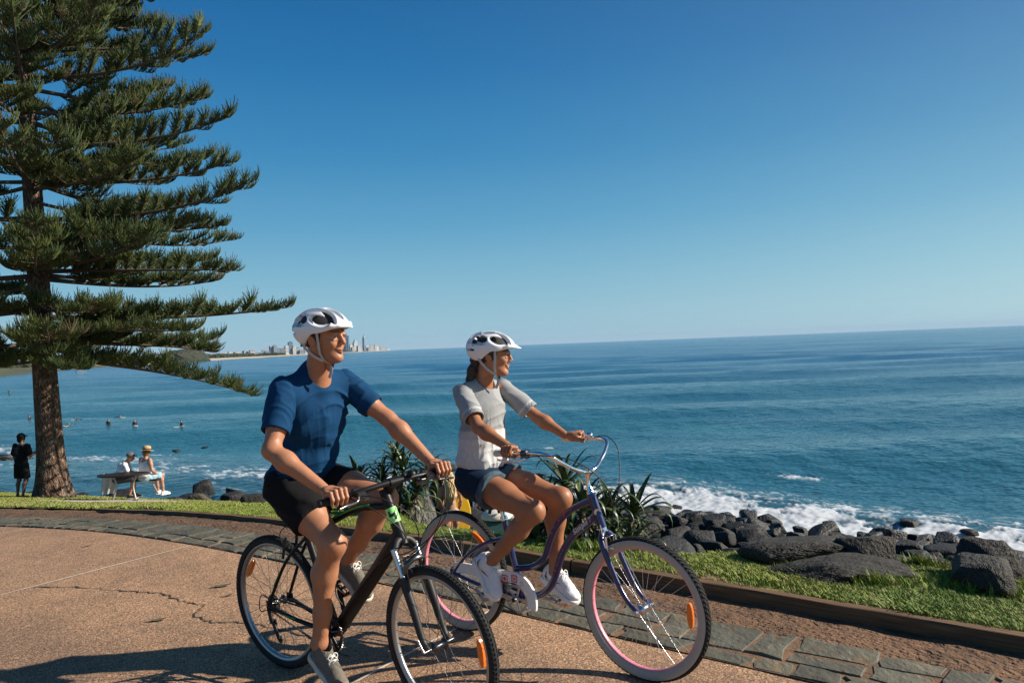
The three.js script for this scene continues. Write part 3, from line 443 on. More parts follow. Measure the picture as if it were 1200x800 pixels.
// ---------- grass ----------
const PADS = (() => { const c = onLand(146, 18.6), [s, t] = toST(c.x, c.z); return [s - .9, s + 1.9, t - 1.7, t + .95]; })();
{
  const r = RNG(42), blade = (n, h, w, lean) => { const P = [], I = []; for (let b = 0; b < n; b++) { const a = r() * 6.28, ox = (r() - .5) * .05, oz = (r() - .5) * .05, hh = h * (.6 + .6 * r()), l = lean * (.4 + r()), dx = Math.cos(a), dz = Math.sin(a), k = P.length / 3; for (const [y, f, ww] of [[0, 0, 1], [.55, .35, .8], [1, 1, .05]]) for (const q of [-1, 1]) P.push(ox + dx * l * f * hh - dz * w * ww * q, y * hh * (1 - .25 * f * lean), oz + dz * l * f * hh + dx * w * ww * q); I.push(k, k + 1, k + 2, k + 1, k + 3, k + 2, k + 2, k + 3, k + 4, k + 3, k + 5, k + 4); } const g = new THREE.BufferGeometry(); g.setAttribute('position', new THREE.Float32BufferAttribute(P, 3)); g.setIndex(I); g.computeVertexNormals(); return g; };
  const gm = new THREE.MeshPhysicalMaterial({ color: col(1, 1, 1), roughness: .75, side: THREE.DoubleSide });
  const lay = (geo, count, pick) => { const L = []; let i = 0; while (L.length < count && i++ < count * 30) { const q = pick(); if (q) L.push(q); } const im = new THREE.InstancedMesh(geo, gm, L.length), M = new THREE.Matrix4(), Q = new THREE.Quaternion(), c = col(1, 1, 1); L.forEach(([s, t, k, cr, cg, cb], j) => { const p = P3(s, t, .0); M.compose(V(p.x, p.y + .006, p.z), Q.setFromAxisAngle(Y1, r() * 6.28), V(k, k * (.7 + .6 * r()), k)); im.setMatrixAt(j, M); im.setColorAt(j, c.setRGB(cr, cg, cb)); }); return im; };
  const tone = (s, t) => { const y = clamp(.35 + .5 * fbm(s * 1.2, t * 1.2, 3, 3) + .35 * (r() - .5)), d = r() < (s < -11 ? .32 : .1) ? 1 : 0; return d ? [.34, .28, .13] : [lerp(.145, .285, y), lerp(.225, .30, y), lerp(.022, .044, y)]; };
  const view = (x, z, m = .74) => z < -2.5 && Math.abs(x / z) < m;
  const a = lay(blade(8, .025, .0024, .9), 100000, () => { const s = -9 + r() * 13, t = EDGE + .0 + r() * (crestT(s) + .7 - EDGE), [x, z] = toXZ(s, t); if (!view(x, z) || r() < bare(s, t) * .92) return null; return [s, t, .75 + .5 * r() + .45 * sm(.1, .4, fbm(s * 2.2, t * 2.2, 5, 2)), ...tone(s, t)]; });
  a.name = 'mown_grass'; a.userData = { kind: 'stuff', label: 'short green lawn grass above the timber edging', category: 'grass' }; scene.add(a);
  const b = lay(blade(7, .038, .006, .9), 52000, () => { const s = -42 + r() * 33, t = EDGE + .15 + r() * (crestT(s) + .8 - EDGE), [x, z] = toXZ(s, t); if (!view(x, z) || r() < bare(s, t) * .8 || (s > PADS[0] && s < PADS[1] && t > PADS[2] && t < PADS[3])) return null; return [s, t, .7 + .7 * r(), ...tone(s, t)]; });
  b.name = 'slope_grass'; b.userData = { kind: 'stuff', label: 'patchy yellow green grass round the pine and the picnic table', category: 'grass' }; scene.add(b);
  const cl = []; for (const [px, D, sp, n] of [[1000, 5.0, .55, 420], [1075, 5.6, .3, 160], [940, 5.75, .35, 160], [1140, 4.75, .4, 220], [870, 6.5, .3, 120], [905, 6.3, .4, 140], [1190, 5.6, .3, 120], [1020, 6.3, .5, 150], [690, 5.9, .6, 200]]) { const p = onLand(px, D), [s, t] = toST(p.x, p.z); for (let i = 0; i < n; i++) cl.push([s + (r() + r() - 1) * sp, t + (r() + r() - 1) * sp * .28]); }
  let k = 0; const c = lay(blade(6, .085, .0028, .55), cl.length, () => { const q = cl[k++]; return q ? [q[0], q[1], .6 + .6 * r(), ...tone(...q)] : null; });
  c.name = 'long_grass'; c.userData = { kind: 'stuff', label: 'longer unmown grass round the boulders', category: 'grass' }; scene.add(c);
}

// ---------- strap-leaved plants ----------
function strap(L, w, arch, fold, seed) { // a folded, arching leaf along +x from the origin
  const r = RNG(seed), n = 9, tw = (r() - .5) * .8; return sheet(2, n, (i, j) => { const u = j / n, ww = w * (u < .12 ? .6 + u * 3.3 : Math.pow(1 - (u - .12) / .88, .7)), x = L * (Math.sin(u * (1 + arch * .6)) / (1 + arch * .6) * 1.15), y = L * (.62 * u - arch * u * u * u * .95), q = (i - 1), tt = tw * u; return [x, y + Math.abs(q) * ww * fold * Math.cos(tt) + q * ww * Math.sin(tt), q * ww * Math.cos(tt), u * L, i * .5]; });
}
{
  const green = [[.036, .062, .020], [.050, .082, .026], [.075, .105, .036], [.028, .048, .018]].map((c) => mat(...c, .42, { side: THREE.DoubleSide })), straw = [[.34, .28, .17], [.22, .17, .10]].map((c) => mat(...c, .8, { side: THREE.DoubleSide })), bark = mat(.13, .10, .075, .95);
  const leaves = []; for (let i = 0; i < 8; i++) leaves.push(strap(1, .052 + .020 * hsh(i, 1, 2), .25 + .6 * hsh(i, 2, 2), .5, 500 + i)); const dead = [0, 1, 2].map((i) => strap(1, .03, 1.35 + .2 * i, .4, 520 + i));
  function plant(label, base, heads, per, L, deadN, seed) {
    const r = RNG(seed), t = thing('strap_leaved_plant', label, 'plant', base, 0);
    heads.forEach(([hx, hy, hz]) => {
      const h = V(hx, hy, hz); mesh('stem', tube([V(hx * .35, -.1, hz * .35), V(hx * .55, hy * .5, hz * .55), h], (u) => .03 - .008 * u, 8, 7), bark, t);
      for (let i = 0; i < per; i++) { const o = mesh('leaf', leaves[r() * 8 | 0], green[r() * 4 | 0], t), a = i * 2.4 + r() * .5, up = lerp(-.75, .95, Math.pow((i + .5) / per, .8)) + (r() - .5) * .25, k = L * (.75 + .4 * r()) * (1 - .25 * sm(.6, 1, i / per)); o.position.set(hx, hy + .06 * i / per, hz); o.rotation.set(0, a, up, 'YZX'); o.scale.set(k, k, k * (1 + .3 * r())); }
      for (let i = 0; i < deadN; i++) { const o = mesh('leaf', dead[r() * 3 | 0], straw[r() * 2 | 0], t); o.position.set(hx, hy - .04, hz); o.rotation.set(0, r() * 6.28, -.75 - r() * .5, 'YZX'); const k = L * (.75 + .5 * r()); o.scale.set(k, k, k); }
    });
    return t;
  }
  plant('large clump of dark green strap-leaved plant behind the woman\'s handlebar', onLand(690, 6.35), [[-.34, .50, -.05], [-.06, .54, .1], [.18, .42, -.1], [-.22, .28, .2], [.10, .22, .2], [-.46, .24, .05], [.32, .20, .08], [-.18, .70, -.12], [.06, .36, -.1], [.40, .42, -.2]], 27, .42, 12, 901);
  plant('round strap-leaved plant beside the black bicycle\'s stem', onLand(462, 8.3), [[-.12, .40, 0], [.12, .50, .05], [.26, .28, .1], [-.3, .24, .1], [0, .20, .25], [.02, .58, -.1], [.18, .14, .2], [-.4, .36, -.1], [.38, .44, -.1]], 28, .36, 4, 902);
  plant('small tuft of strap leaves in front of the basalt rocks', onLand(786, 6.5), [[0, .05, 0]], 20, .46, 4, 903);
  plant('tiny strap-leaved tuft on top of the rocks behind the flat-faced boulder', onLand(976, 7.2), [[0, .0, 0]], 12, .34, 2, 904);
}

// ---------- the tall pine ----------
{
  const base = onLand(64, 21), tree = thing('pine_tree', 'tall dark pine with level branches and brushy up-swept tufts on the slope', 'tree', base), r = RNG(7);
  const barkT = tex(512, (u, v, i, j) => { const n = pn(u * 14, v * 40, 14, 1, 40) * .5 + pn(u * 40, v * 90, 40, 2, 90) * .4 + (hsh(i, j, 2) - .5) * .2, k = .72 + .38 * n, w = pn(u * 18, v * 26, 18, 6, 26) + .5 * pn(u * 60, v * 80, 60, 8, 80); return w > .42 ? [.66 * k, .58 * k, .50 * k] : [.47 * k, .355 * k, .28 * k]; }, true, [1, .3]);
  const barkB = tex(512, (u, v) => .5 + .35 * pn(u * 14, v * 40, 14, 1, 40) + .25 * pn(u * 40, v * 90, 40, 2, 90), false, [1, .3]);
  const bark = mat(1, 1, 1, .95, { map: barkT, bumpMap: barkB, bumpScale: .05 }), limb = mat(.115, .085, .062, .95);
  const HT = 21, axis = (y) => V(-.028 * y - .012 * Math.sin(y * .4), y, .01 * y), rad = (y) => .335 * Math.pow(1 - y / (HT + 1.5), .75) + .20 * Math.exp(-y * 1.5);
  mesh('trunk', sheet(28, 90, (i, j) => { const y = -.35 + (HT + .35) * Math.pow(j / 90, 1.25), a = -i / 28 * 2 * PI, c = axis(y), q = rad(Math.max(0, y)) * (1 + .05 * fbm(Math.cos(a) * 3, y * 1.5, Math.sin(a) * 3, 3) + .10 * Math.exp(-Math.max(0, y) * 2.2) * Math.sin(a * 5)); return [c.x + Math.cos(a) * q, y, c.z + Math.sin(a) * q, i / 28 * 3, y]; }), bark, tree);
  // a spray: cord-like twigs clothed in short needles, fanned and swept upwards
  const spray = (seed) => { const q = RNG(seed), P = [], I = []; for (let k = 0; k < 13; k++) { const side = (k / 12 - .5) * 2, ang = side * 1.15 + (q() - .5) * .4, len = .30 * (1 - .35 * Math.abs(side)) * (.75 + .5 * q()), lift = .35 + .5 * q(), dx = Math.cos(ang), dz = Math.sin(ang), b = P.length / 3, bx = .10 * (1 - Math.abs(side)) + .02, n = 3; for (let j = 0; j <= n; j++) { const u = j / n, x = bx + dx * len * u, y = len * (lift * u * u + .12 * u), z = dz * len * u, w = (.0165 * (1 - .62 * u) + (q() - .5) * .003); for (let m = 0; m < 3; m++) { const a = m * 2.094 + k + j * .5; P.push(x - dz * Math.cos(a) * w, y + Math.sin(a) * w, z + dx * Math.cos(a) * w); } if (j < n) for (let m = 0; m < 3; m++) { const o = b + j * 3, m2 = (m + 1) % 3; I.push(o + m, o + 3 + m, o + m2, o + m2, o + 3 + m, o + 3 + m2); } }
      for (let j = 0; j < 9; j++) { const u = .12 + .85 * q(), x = bx + dx * len * u, y = len * (lift * u * u + .12 * u), z = dz * len * u, a = q() * 6.28, w = .026 + .016 * q(), o = P.length / 3; P.push(x - dx * .006, y, z - dz * .006, x + dx * .006, y, z + dz * .006, x + dx * .014 - dz * Math.cos(a) * w, y + Math.sin(a) * w + .010, z + dz * .014 + dx * Math.cos(a) * w); I.push(o, o + 1, o + 2); } }
    const g = new THREE.BufferGeometry(); g.setAttribute('position', new THREE.Float32BufferAttribute(P, 3)); g.setIndex(I); g.computeVertexNormals(); return g; };
  const put = [];
  function branch(y0, az, L, droop, rise, bow = 0, dens = 1) {
    const a0 = axis(y0), d = V(Math.cos(az), 0, -Math.sin(az)), n = V(-d.z, 0, d.x), pts = []; for (let i = 0; i <= 6; i++) { const u = i / 6; pts.push(a0.clone().addScaledVector(d, .1 + (L - .1) * u).addScaledVector(n, bow * L * u * (1 - u)).add(V(0, -droop * L * Math.sin(u * 1.9) / .95 * .9 + rise * L * Math.pow(u, 3), 0))); }
    const c = new THREE.CatmullRomCurve3(pts), G = [tube(pts, (u) => .062 * (1 - .85 * u) * (L / 6 + .25), 14, 6)], ns = Math.round(L * 4.3 * dens), bend = hsh(L * 100 | 0, az * 100 | 0, 2) - .5;
    for (let i = 0; i < ns; i++) {
      const u = .13 + .87 * (i + r() * .9) / ns, p = c.getPointAt(Math.min(u, .995)), t = c.getTangentAt(Math.min(u, .995)), sd = i % 2 ? 1 : -1, l = Math.min(.95, (1.12 - u) * L * .24 + .15) * (.65 + .55 * r()), out = t.clone().multiplyScalar(.72).addScaledVector(n, sd * (.85 + .25 * r())).add(V(0, (r() - .30) * .55, 0)).normalize(), e = p.clone().addScaledVector(out, l).add(V(0, .10 * l - .12 * l * r(), 0));
      G.push(tube([p, p.clone().lerp(e, .5).add(V(0, -.03 * l, 0)), e], (w) => .013 * (1 - .6 * w), 4, 4));
      const m = Math.max(2, Math.round(l / .125)); for (let k = 0; k < m; k++) { const f = (k + .6 + .3 * r()) / m, q = p.clone().lerp(e, Math.min(1, f)); q.y -= .02 * Math.sin(f * PI); put.push([q, out.clone().addScaledVector(n, (r() - .5) * .7).add(V(0, .10 + .55 * r(), 0)).normalize(), (.62 + .5 * r())]); }
    }
    for (let i = 0; i < 5; i++) { const u = .86 + i * .034; put.push([c.getPointAt(u), c.getTangentAt(u).add(V(0, .2, 0)).normalize(), .7 + .3 * r()]); }
    mesh('branch', G, limb, tree);
  }
  const Y = (py) => (584 - py) * 21 / 900 * 1.0;   // height above the foot
  // boughs seen against the sky and sea on the right
  for (const [py, L, dr, ri, az, bow] of [[418, 5.6, .085, -.155, .05, .1], [420, 3.6, .06, -.08, .75, 0], [418, 3.2, .06, -.06, -.8, 0], [410, 3.6, .06, -.05, 2.7, 0], [416, 3.2, .06, -.05, 3.4, 0], [422, 2.4, .05, -.03, 4.6, 0], [405, 3.0, .05, -.05, 5.3, 0], [396, 4.4, .07, -.04, .35, .1], [372, 6.7, .03, .03, .0, .05], [378, 5.2, .07, -.02, -.35, .1], [398, 4.4, .04, -.08, .55, 0], [318, 5.45, .02, -.02, -.06, .06], [322, 4.3, .05, .02, .5, 0], [285, 4.7, .04, .0, -.45, .1], [258, 6.05, .02, .14, -.05, .08], [262, 4.8, .05, .06, .4, 0], [215, 5.35, .02, .11, .08, .05], [222, 4.6, .04, .08, -.5, 0], [172, 5.5, .02, .13, .0, .06], [180, 4.6, .03, .1, .55, 0], [132, 4.6, .02, .15, .2, 0], [92, 4.9, .01, .24, .03, .05], [52, 4.5, .02, .2, .3, 0], [12, 4.3, 0, .22, .1, 0]]) branch(Y(py), az, L, dr, ri, bow, 1.1);
  for (let i = 0; i < 14; i++) { const y = Y(lerp(395, -30, (i + r()) / 14)), f = 1 - sm(7, HT + 6, y); branch(y, (r() - .5) * 1.9, (2.4 + 2.4 * r()) * (.75 + .3 * f), .01 + .09 * r(), -.03 + .2 * r() * sm(3, 9, y) + .03, (r() - .5) * .3, .95); }
  // the rest of each whorl, all round the trunk
  for (let y = Y(402); y < HT - .8; y += .78 + .16 * r()) { const n = 4; for (let k = 0; k < n; k++) { const az = .75 + (2 * PI - 1.5) * (k + r() * .8) / n, f = 1 - sm(12, HT + 2, y), L = (2.2 + 3.2 * f) * (.75 + .4 * r()); branch(y + (r() - .5) * .3, az, L, .03 + .05 * r(), .02 + .14 * sm(5, 11, y) + .05 * r(), (r() - .5) * .15, .8); } }
  for (let y = Y(10); y < HT; y += .6) for (let k = 0; k < 3; k++) branch(y, (k - 1) * .6 + (r() - .5) * .4, 1.2 + 2.8 * (1 - sm(12, HT + 2, y)), .01, .15, 0, .8);
  const geos = [spray(1), spray(2), spray(3)], green = new THREE.MeshPhysicalMaterial({ color: col(1, 1, 1), roughness: .7, side: THREE.DoubleSide });
  for (let k = 0; k < 3; k++) {
    const L = put.filter((_, i) => i % 3 === k), im = new THREE.InstancedMesh(geos[k], green, L.length), M = new THREE.Matrix4(), c = col(1, 1, 1);
    L.forEach(([p, d, s], i) => { const z = d.clone().cross(Y1).normalize(), y = z.clone().cross(d).normalize(); M.makeBasis(d, y, z).scale(V(s, s, s)).setPosition(p); im.setMatrixAt(i, M); const q = r(), b = r() < .05 ? 1 : 0; im.setColorAt(i, b ? c.setRGB(.11, .075, .035) : c.setRGB(lerp(.034, .098, q * q), lerp(.058, .122, q * q), lerp(.011, .022, q))); });
    im.name = 'foliage'; im.userData = { kind: 'stuff' }; tree.add(im);
  }
  console.log('sprays', put.length);
}
// ---------- bicycles: built in their own frame (x forwards, y up, z to the rider's right) ----------
const rubber = mat(.012, .012, .0125, .8, { bumpMap: T_AGGB, bumpScale: .001 }), steel = mat(.62, .62, .63, .28, { metalness: 1 }), chrome = mat(.80, .80, .81, .12, { metalness: 1 }), blackMetal = mat(.008, .008, .009, .42, { specularIntensity: .6 }), matteBlack = mat(.010, .010, .011, .55), darkSteel = mat(.12, .12, .125, .35, { metalness: 1 });
const orange = new THREE.MeshPhysicalMaterial({ color: col(.85, .17, .012), roughness: .22, clearcoat: .6 });
const lathe = (pts, n = 72) => new THREE.LatheGeometry(pts.map(([r, z]) => new THREE.Vector2(r, z)), n).rotateX(PI / 2);
function wheel(parent, name, label, c, R, o) {
  const w = new THREE.Group(); w.name = name; w.position.copy(c); if (o.steer) w.rotation.y = -o.steer; parent.add(w); const tw = o.tw, rr = R - tw * 1.9;
  const prof = []; for (let i = 0; i <= 22; i++) { const a = i / 22 * 2 * PI; prof.push([R - tw + tw * Math.cos(a), tw * .98 * Math.sin(a)]); }
  mesh('tyre', lathe(prof, 96), rubber, w);
  // tread blocks: too small to pick apart one by one
  const tr = [], nb = o.knobs; for (let i = 0; i < nb; i++) for (const q of o.rows) { const a = (i + (q[1] ?? 0)) / nb * 2 * PI, b = q[0], g = box(q[2] * R / nb * 6.28, .004, q[3], 0, 0, 0); if (q[4]) g.rotateY(q[4]); g.rotateX(b); g.translate(0, (tw + .0004) * Math.cos(b) + R - tw, (tw + .0004) * Math.sin(b)); g.rotateZ(a); tr.push(g); }
  mesh('tread', tr, rubber, w).userData = { kind: 'stuff' };
  if (o.white) for (const sd of [-1, 1]) { const p = []; for (let i = 0; i <= 8; i++) { const a = 1.02 + i / 8 * 1.95; p.push([R - tw + (tw + .0015) * Math.cos(a), sd * (tw * .98 + .0015) * Math.sin(a)]); } mesh('whitewall', lathe(sd > 0 ? p : p.reverse(), 96), o.white, w); }
  mesh('rim', lathe([[rr + .006, -.013], [rr - .003, -.014], [rr - (o.white ? .006 : .014), -.009], [rr - (o.white ? .008 : .016), 0], [rr - (o.white ? .006 : .014), .009], [rr - .003, .014], [rr + .006, .013], [rr + .006, -.013]], 96), o.rim, w);
  mesh('hub', lathe([[.0001, -.056], [.006, -.056], [.006, -.04], [.024, -.034], [.024, -.030], [.014, -.026], [.012, 0], [.014, .026], [.024, .030], [.024, .034], [.006, .04], [.006, .056], [.0001, .056]], 20), o.hub ?? steel, w);
  const sp = o.spoke, N = 32, a0 = rr - .012; const proto = rod(V(0, 0, 0), V(0, 1, 0), .0011, .0011, 5);
  for (let i = 0; i < N; i++) { const sd = i % 2 ? 1 : -1, a = i / N * 2 * PI, b = a + (i % 4 < 2 ? .95 : -.95), A = V(.021 * Math.cos(b), .021 * Math.sin(b), sd * .032), B = V(a0 * Math.cos(a), a0 * Math.sin(a), sd * .002), d = B.clone().sub(A), m = mesh('spoke', proto, sp, w); m.position.copy(A); m.quaternion.setFromUnitVectors(Y1, d.clone().normalize()); m.scale.set(1, d.length(), 1); }
  if (o.refl !== undefined) { const q = new THREE.Group(), ra = rr - .045, s = new THREE.Shape(); s.absellipse(0, 0, .056, .0125, 0, 2 * PI); const g = new THREE.ExtrudeGeometry(s, { depth: .012, bevelSize: .003, bevelThickness: .003, bevelSegments: 2 }).translate(0, 0, -.006); const m = mesh('reflector', g, orange, w); m.position.set(ra * Math.cos(o.refl), ra * Math.sin(o.refl), 0); m.rotation.z = o.refl + PI / 2; }
  mesh('valve', rod(V(rr - .01, 0, 0).applyAxisAngle(Z1, o.valve ?? 2), V(rr - .05, 0, 0).applyAxisAngle(Z1, o.valve ?? 2), .003, .002, 6), matteBlack, w);
  return w;
}
function gear(R, teeth, th) { const s = new THREE.Shape(); for (let i = 0; i < teeth * 4; i++) { const a = i / (teeth * 4) * 2 * PI, q = i % 4 < 2 ? R : R - .006; i ? s.lineTo(q * Math.cos(a), q * Math.sin(a)) : s.moveTo(q, 0); } const h = new THREE.Path(); h.absarc(0, 0, R * .80, 0, 2 * PI, true); s.holes.push(h); return new THREE.ExtrudeGeometry(s, { depth: th, bevelEnabled: false, curveSegments: 40 }); }
const arm = (a, b, w = .013, t = .008) => tube([a, b], 1, 1, 12, { a: w, b: t, up: V(0, 0, 1).cross(b.clone().sub(a)).normalize() });
function chainGeo(C1, r1, C2, r2, z, sag = 0) { const top = [V(C1.x, C1.y + r1, z), V(C2.x, C2.y + r2, z)], g = [], link = (a, b) => { const n = Math.round(a.distanceTo(b) / .0127); for (let i = 0; i < n; i++) { const p = a.clone().lerp(b, (i + .5) / n); p.y -= sag * Math.sin((i + .5) / n * PI); g.push(box(.0105, .0075, i % 2 ? .007 : .0045, p.x, p.y, p.z)); } }; link(top[0], top[1]); link(V(C1.x, C1.y - r1, z), V(C2.x, C2.y - r2, z)); return g; }
const pedal = (parent, c, tilt, m) => { const p = new THREE.Group(); p.name = 'pedal'; p.position.copy(c); p.rotation.z = tilt; parent.add(p); mesh('platform', [cbox(.09, .018, .012, .003, 0, 0, -.036), cbox(.09, .018, .012, .003, 0, 0, .036), cbox(.012, .018, .07, .003, -.039, 0, 0), cbox(.012, .018, .07, .003, .039, 0, 0)], m, p); mesh('axle', rod(V(0, 0, -.05), V(0, 0, .042), .009, .007, 10), darkSteel, p); mesh('pedal_reflector', box(.003, .012, .05, .047, 0, 0), orange, p); return p; };
const place = (o, x, z, a, lean) => { o.position.set(x, gy(x, z), z); o.rotation.order = 'YXZ'; o.rotation.set(lean, -a, 0); };
const BIKE_M = [-1.252, -4.012, .625, .06], BIKE_W = [-.343, -4.435, .683, 0.0];

// the man's black hybrid
{
  const b = thing('bicycle', 'black sports bicycle with green accents and front suspension, ridden by the man in blue', 'bicycle'); place(b, ...BIKE_M);
  const R = .345, RH = V(0, R, 0), FH = V(1.125, R, 0), BB = V(.445, .275, 0), st = .11;
  const opt = { tw: .021, rim: mat(.42, .41, .40, .35, { metalness: .8 }), hub: darkSteel, spoke: darkSteel, knobs: 110, rows: [[0, 0, .55, .010], [.55, .5, .6, .010, .5], [-.55, .5, .6, .010, -.5], [1.05, 0, .5, .007], [-1.05, 0, .5, .007]] };
  wheel(b, 'wheel', 'rear', RH, R, { ...opt, refl: 2.55, valve: 4 }); wheel(b, 'wheel', 'front', V(.93 + .195 * Math.cos(st), R, .195 * Math.sin(st)), R, { ...opt, steer: st, refl: .12, valve: 3.5 });
  const HT = V(.845, .985, 0), HB = V(.93, .775, 0), SC = V(.275, .735, 0);
  const frame = mesh('frame', [tube([HB.clone().lerp(HT, .12), V(.70, .555, 0), BB], 1, 14, 16, { a: .036, b: .027 }), tube([HT.clone().lerp(HB, .28), V(.66, .895, 0), V(.45, .805, 0), SC], 1, 16, 14, { a: .017, b: .021 }), rod(BB, SC.clone().add(V(-.03, .07, 0)), .018, .017, 16), rod(V(.445, .275, -.037), V(.445, .275, .037), .024, .024, 18),
    ...[-1, 1].flatMap((s) => [tube([V(.40, .28, s * .03), V(.22, .30, s * .05), V(0, R, s * .064)], .0105, 10, 9), tube([SC.clone().add(V(.0, -.02, s * .012)), V(.16, .60, s * .045), V(0, R, s * .064)], .0085, 10, 9), cbox(.05, .05, .006, .002, .01, R, s * .064)])], blackMetal, b);
  mesh('head_tube', rod(HB.clone().add(V(.006, -.015, 0)), HT.clone().add(V(-.006, .015, 0)), .026, .024, 20), blackMetal, frame);
  const green = mat(.16, .75, .10, .4), dgreen = mat(.02, .30, .04, .4);
  // green flash along the top tube, seat stay and chain stay
  mesh('green_stripe', [tube([V(.76, .927, .0215), V(.66, .903, .0225), V(.50, .838, .0225)], .004, 12, 6, { a: 1.2, b: .3 }), ...[-1, 1].map((s) => tube([V(.12, .548, s * .056), V(.06, .458, s * .064)], .004, 4, 6)), ...[-1, 1].map((s) => tube([V(.20, .309, s * .057), V(.12, .318, s * .066)], .004, 4, 6))], dgreen, frame);
  // bright badge wrapped on the head tube: pale green panel with a dark angular mark
  const badge = (h0, h1, r, a0, a1) => { const n = 12, g = sheet(n, 2, (i, j) => { const a = lerp(a0, a1, i / n), c = HB.clone().lerp(HT, lerp(h0, h1, j / 2)), up = HT.clone().sub(HB).normalize(), f = V(up.y, -up.x, 0); const q = c.addScaledVector(f, Math.cos(a) * r).add(V(0, 0, Math.sin(a) * r)); return [q.x, q.y, q.z, i / n, j / 2]; }); return g; };
  mesh('badge', badge(.38, .68, .0268, -.9, 1.9), mat(.30, .80, .22, .4), frame);
  mesh('badge_mark', [badge(.50, .56, .0274, .2, 1.4), badge(.43, .50, .0274, .2, .55), badge(.56, .62, .0274, 1.05, 1.4)], matteBlack, frame);
  // seat post and saddle
  mesh('seat_post', rod(SC.clone().add(V(-.025, .06, 0)), V(.215, .90, 0), .0145, .0145, 14), matteBlack, b);
  const sd = new Solid(.03); sd.ell(V(.15, .925, 0), V(.075, .03, .075)); sd.cap(V(.18, .925, 0), V(.36, .918, 0), .045, .020, { n: Y1, q: 1.7 }); mesh('saddle', sd.geo(.008), matteBlack, b);
  // fork
  const f = new THREE.Group(); f.name = 'fork'; f.position.copy(HB); f.rotation.y = -st; b.add(f); const o = V(HB.x, HB.y, 0), fh = FH.clone().sub(o), up = HT.clone().sub(HB).normalize();
  mesh('crown', [tube([V(.012, -.03, -.062), V(.0, .004, -.03), V(0, .006, .03), V(.012, -.03, .062)], 1, 12, 12, { a: .017, b: .020 })], matteBlack, f);
  for (const s of [-1, 1]) { const A = V(.012, -.02, s * .062), Bq = V(fh.x - .012, fh.y, s * .062), M = A.clone().lerp(Bq, .30); mesh('stanchion', rod(A, M, .0135, .0135, 14), s > 0 ? steel : steel, f); mesh('fork_leg', tube([M.clone().lerp(A, .05), A.clone().lerp(Bq, .6), Bq.clone().add(V(-.012, .02, 0)), Bq.clone().add(V(.012, 0, 0))], (u) => u < .08 ? .0215 : .0205 - .006 * u, 20, 14), matteBlack, f); }
  mesh('brake_arch', [tube([V(.06, -.13, -.062), V(.085, -.075, -.045), V(.095, -.058, 0), V(.085, -.075, .045), V(.06, -.13, .062)], 1, 20, 10, { a: .012, b: .008 }), ...[-1, 1].map((s) => arm(V(.075, -.16, s * .045), V(.055, -.055, s * .040), .009, .006)), ...[-1, 1].map((s) => cbox(.05, .013, .012, .003, .07, -.115, s * .028)), rod(V(.055, -.055, -.042), V(.055, -.05, .06), .0015, .0015, 5)], darkSteel, f);
  mesh('axle', rod(V(fh.x, fh.y, -.085), V(fh.x, fh.y, .09), .0065, .0065, 10), darkSteel, f); mesh('quick_release', [arm(V(fh.x, fh.y, .088), V(fh.x - .03, fh.y + .05, .092), .006, .004)], steel, f);
  // bar, stem, grips, levers: turned a little with the steering
  const h = new THREE.Group(); h.name = 'handlebar'; h.position.set(.905, 1.035, 0); h.rotation.set(.035, -.27, 0); b.add(h);
  const bp = [[-.02, -.012, .345], [-.018, -.008, .24], [.0, .0, .16], [.004, .004, .06], [.004, .004, -.06], [.0, .0, -.16], [-.018, -.008, -.24], [-.02, -.012, -.345]].map((q) => V(q[0] * 1.4, q[1] * 1.4, q[2]));
  mesh('bar', tube(bp, (u) => .0118 + .004 * Math.exp(-(((u - .5) / .09) ** 2)), 48, 12), blackMetal, h);
  mesh('stem', [rod(V(-.055, -.055, 0), V(0, .004, 0), .020, .018, 14), rod(V(.004, .004, -.024), V(.004, .004, .024), .022, .022, 16), rod(V(-.06, -.085, 0), V(-.058, -.022, 0), .022, .020, 16)], blackMetal, h);
  for (const s of [-1, 1]) {
    mesh('grip', lathe([[.0001, .075], [.016, .075], [.0175, .068], [.016, .055], [.0165, .03], [.0155, 0], [.0165, -.03], [.0155, -.055], [.018, -.066], [.0125, -.07], [.0125, -.075]], 18).applyQuaternion(new THREE.Quaternion().setFromUnitVectors(Z1, V(-.04, -.016, s).normalize())).translate(-.026, -.0135, s * .275), rubber, h);
    const lv = new THREE.Group(); lv.name = 'brake_lever'; h.add(lv); lv.position.set(-.014, -.004, s * .175);
    mesh('lever_body', [cbox(.05, .026, .045, .006, .022, -.004, 0), rod(V(-.008, 0, -.014), V(-.008, 0, .014), .019, .019, 14)], matteBlack, lv); mesh('lever_blade', tube([V(.035, -.008, s * .01), V(.062, -.022, s * .03), V(.055, -.03, s * .075), V(.062, -.034, s * .115)], 1, 16, 8, { a: .0055, b: .0045 }), s > 0 ? steel : darkSteel, lv); mesh('shifter', [cbox(.04, .022, .035, .006, .01, -.026, -s * .03), rod(V(.035, -.012, -s * .02), V(.045, -.008, -s * .05), .008, .006, 10)], darkSteel, lv);
  }
  const bell = new THREE.SphereGeometry(.022, 18, 10, 0, 2 * PI, 0, PI / 2).translate(.02, .02, -.085); mesh('bell', bell, blackMetal, h);
  // cables
  const cb = (...p) => tube(p.map((q) => V(...q)), .0026, 40, 6);
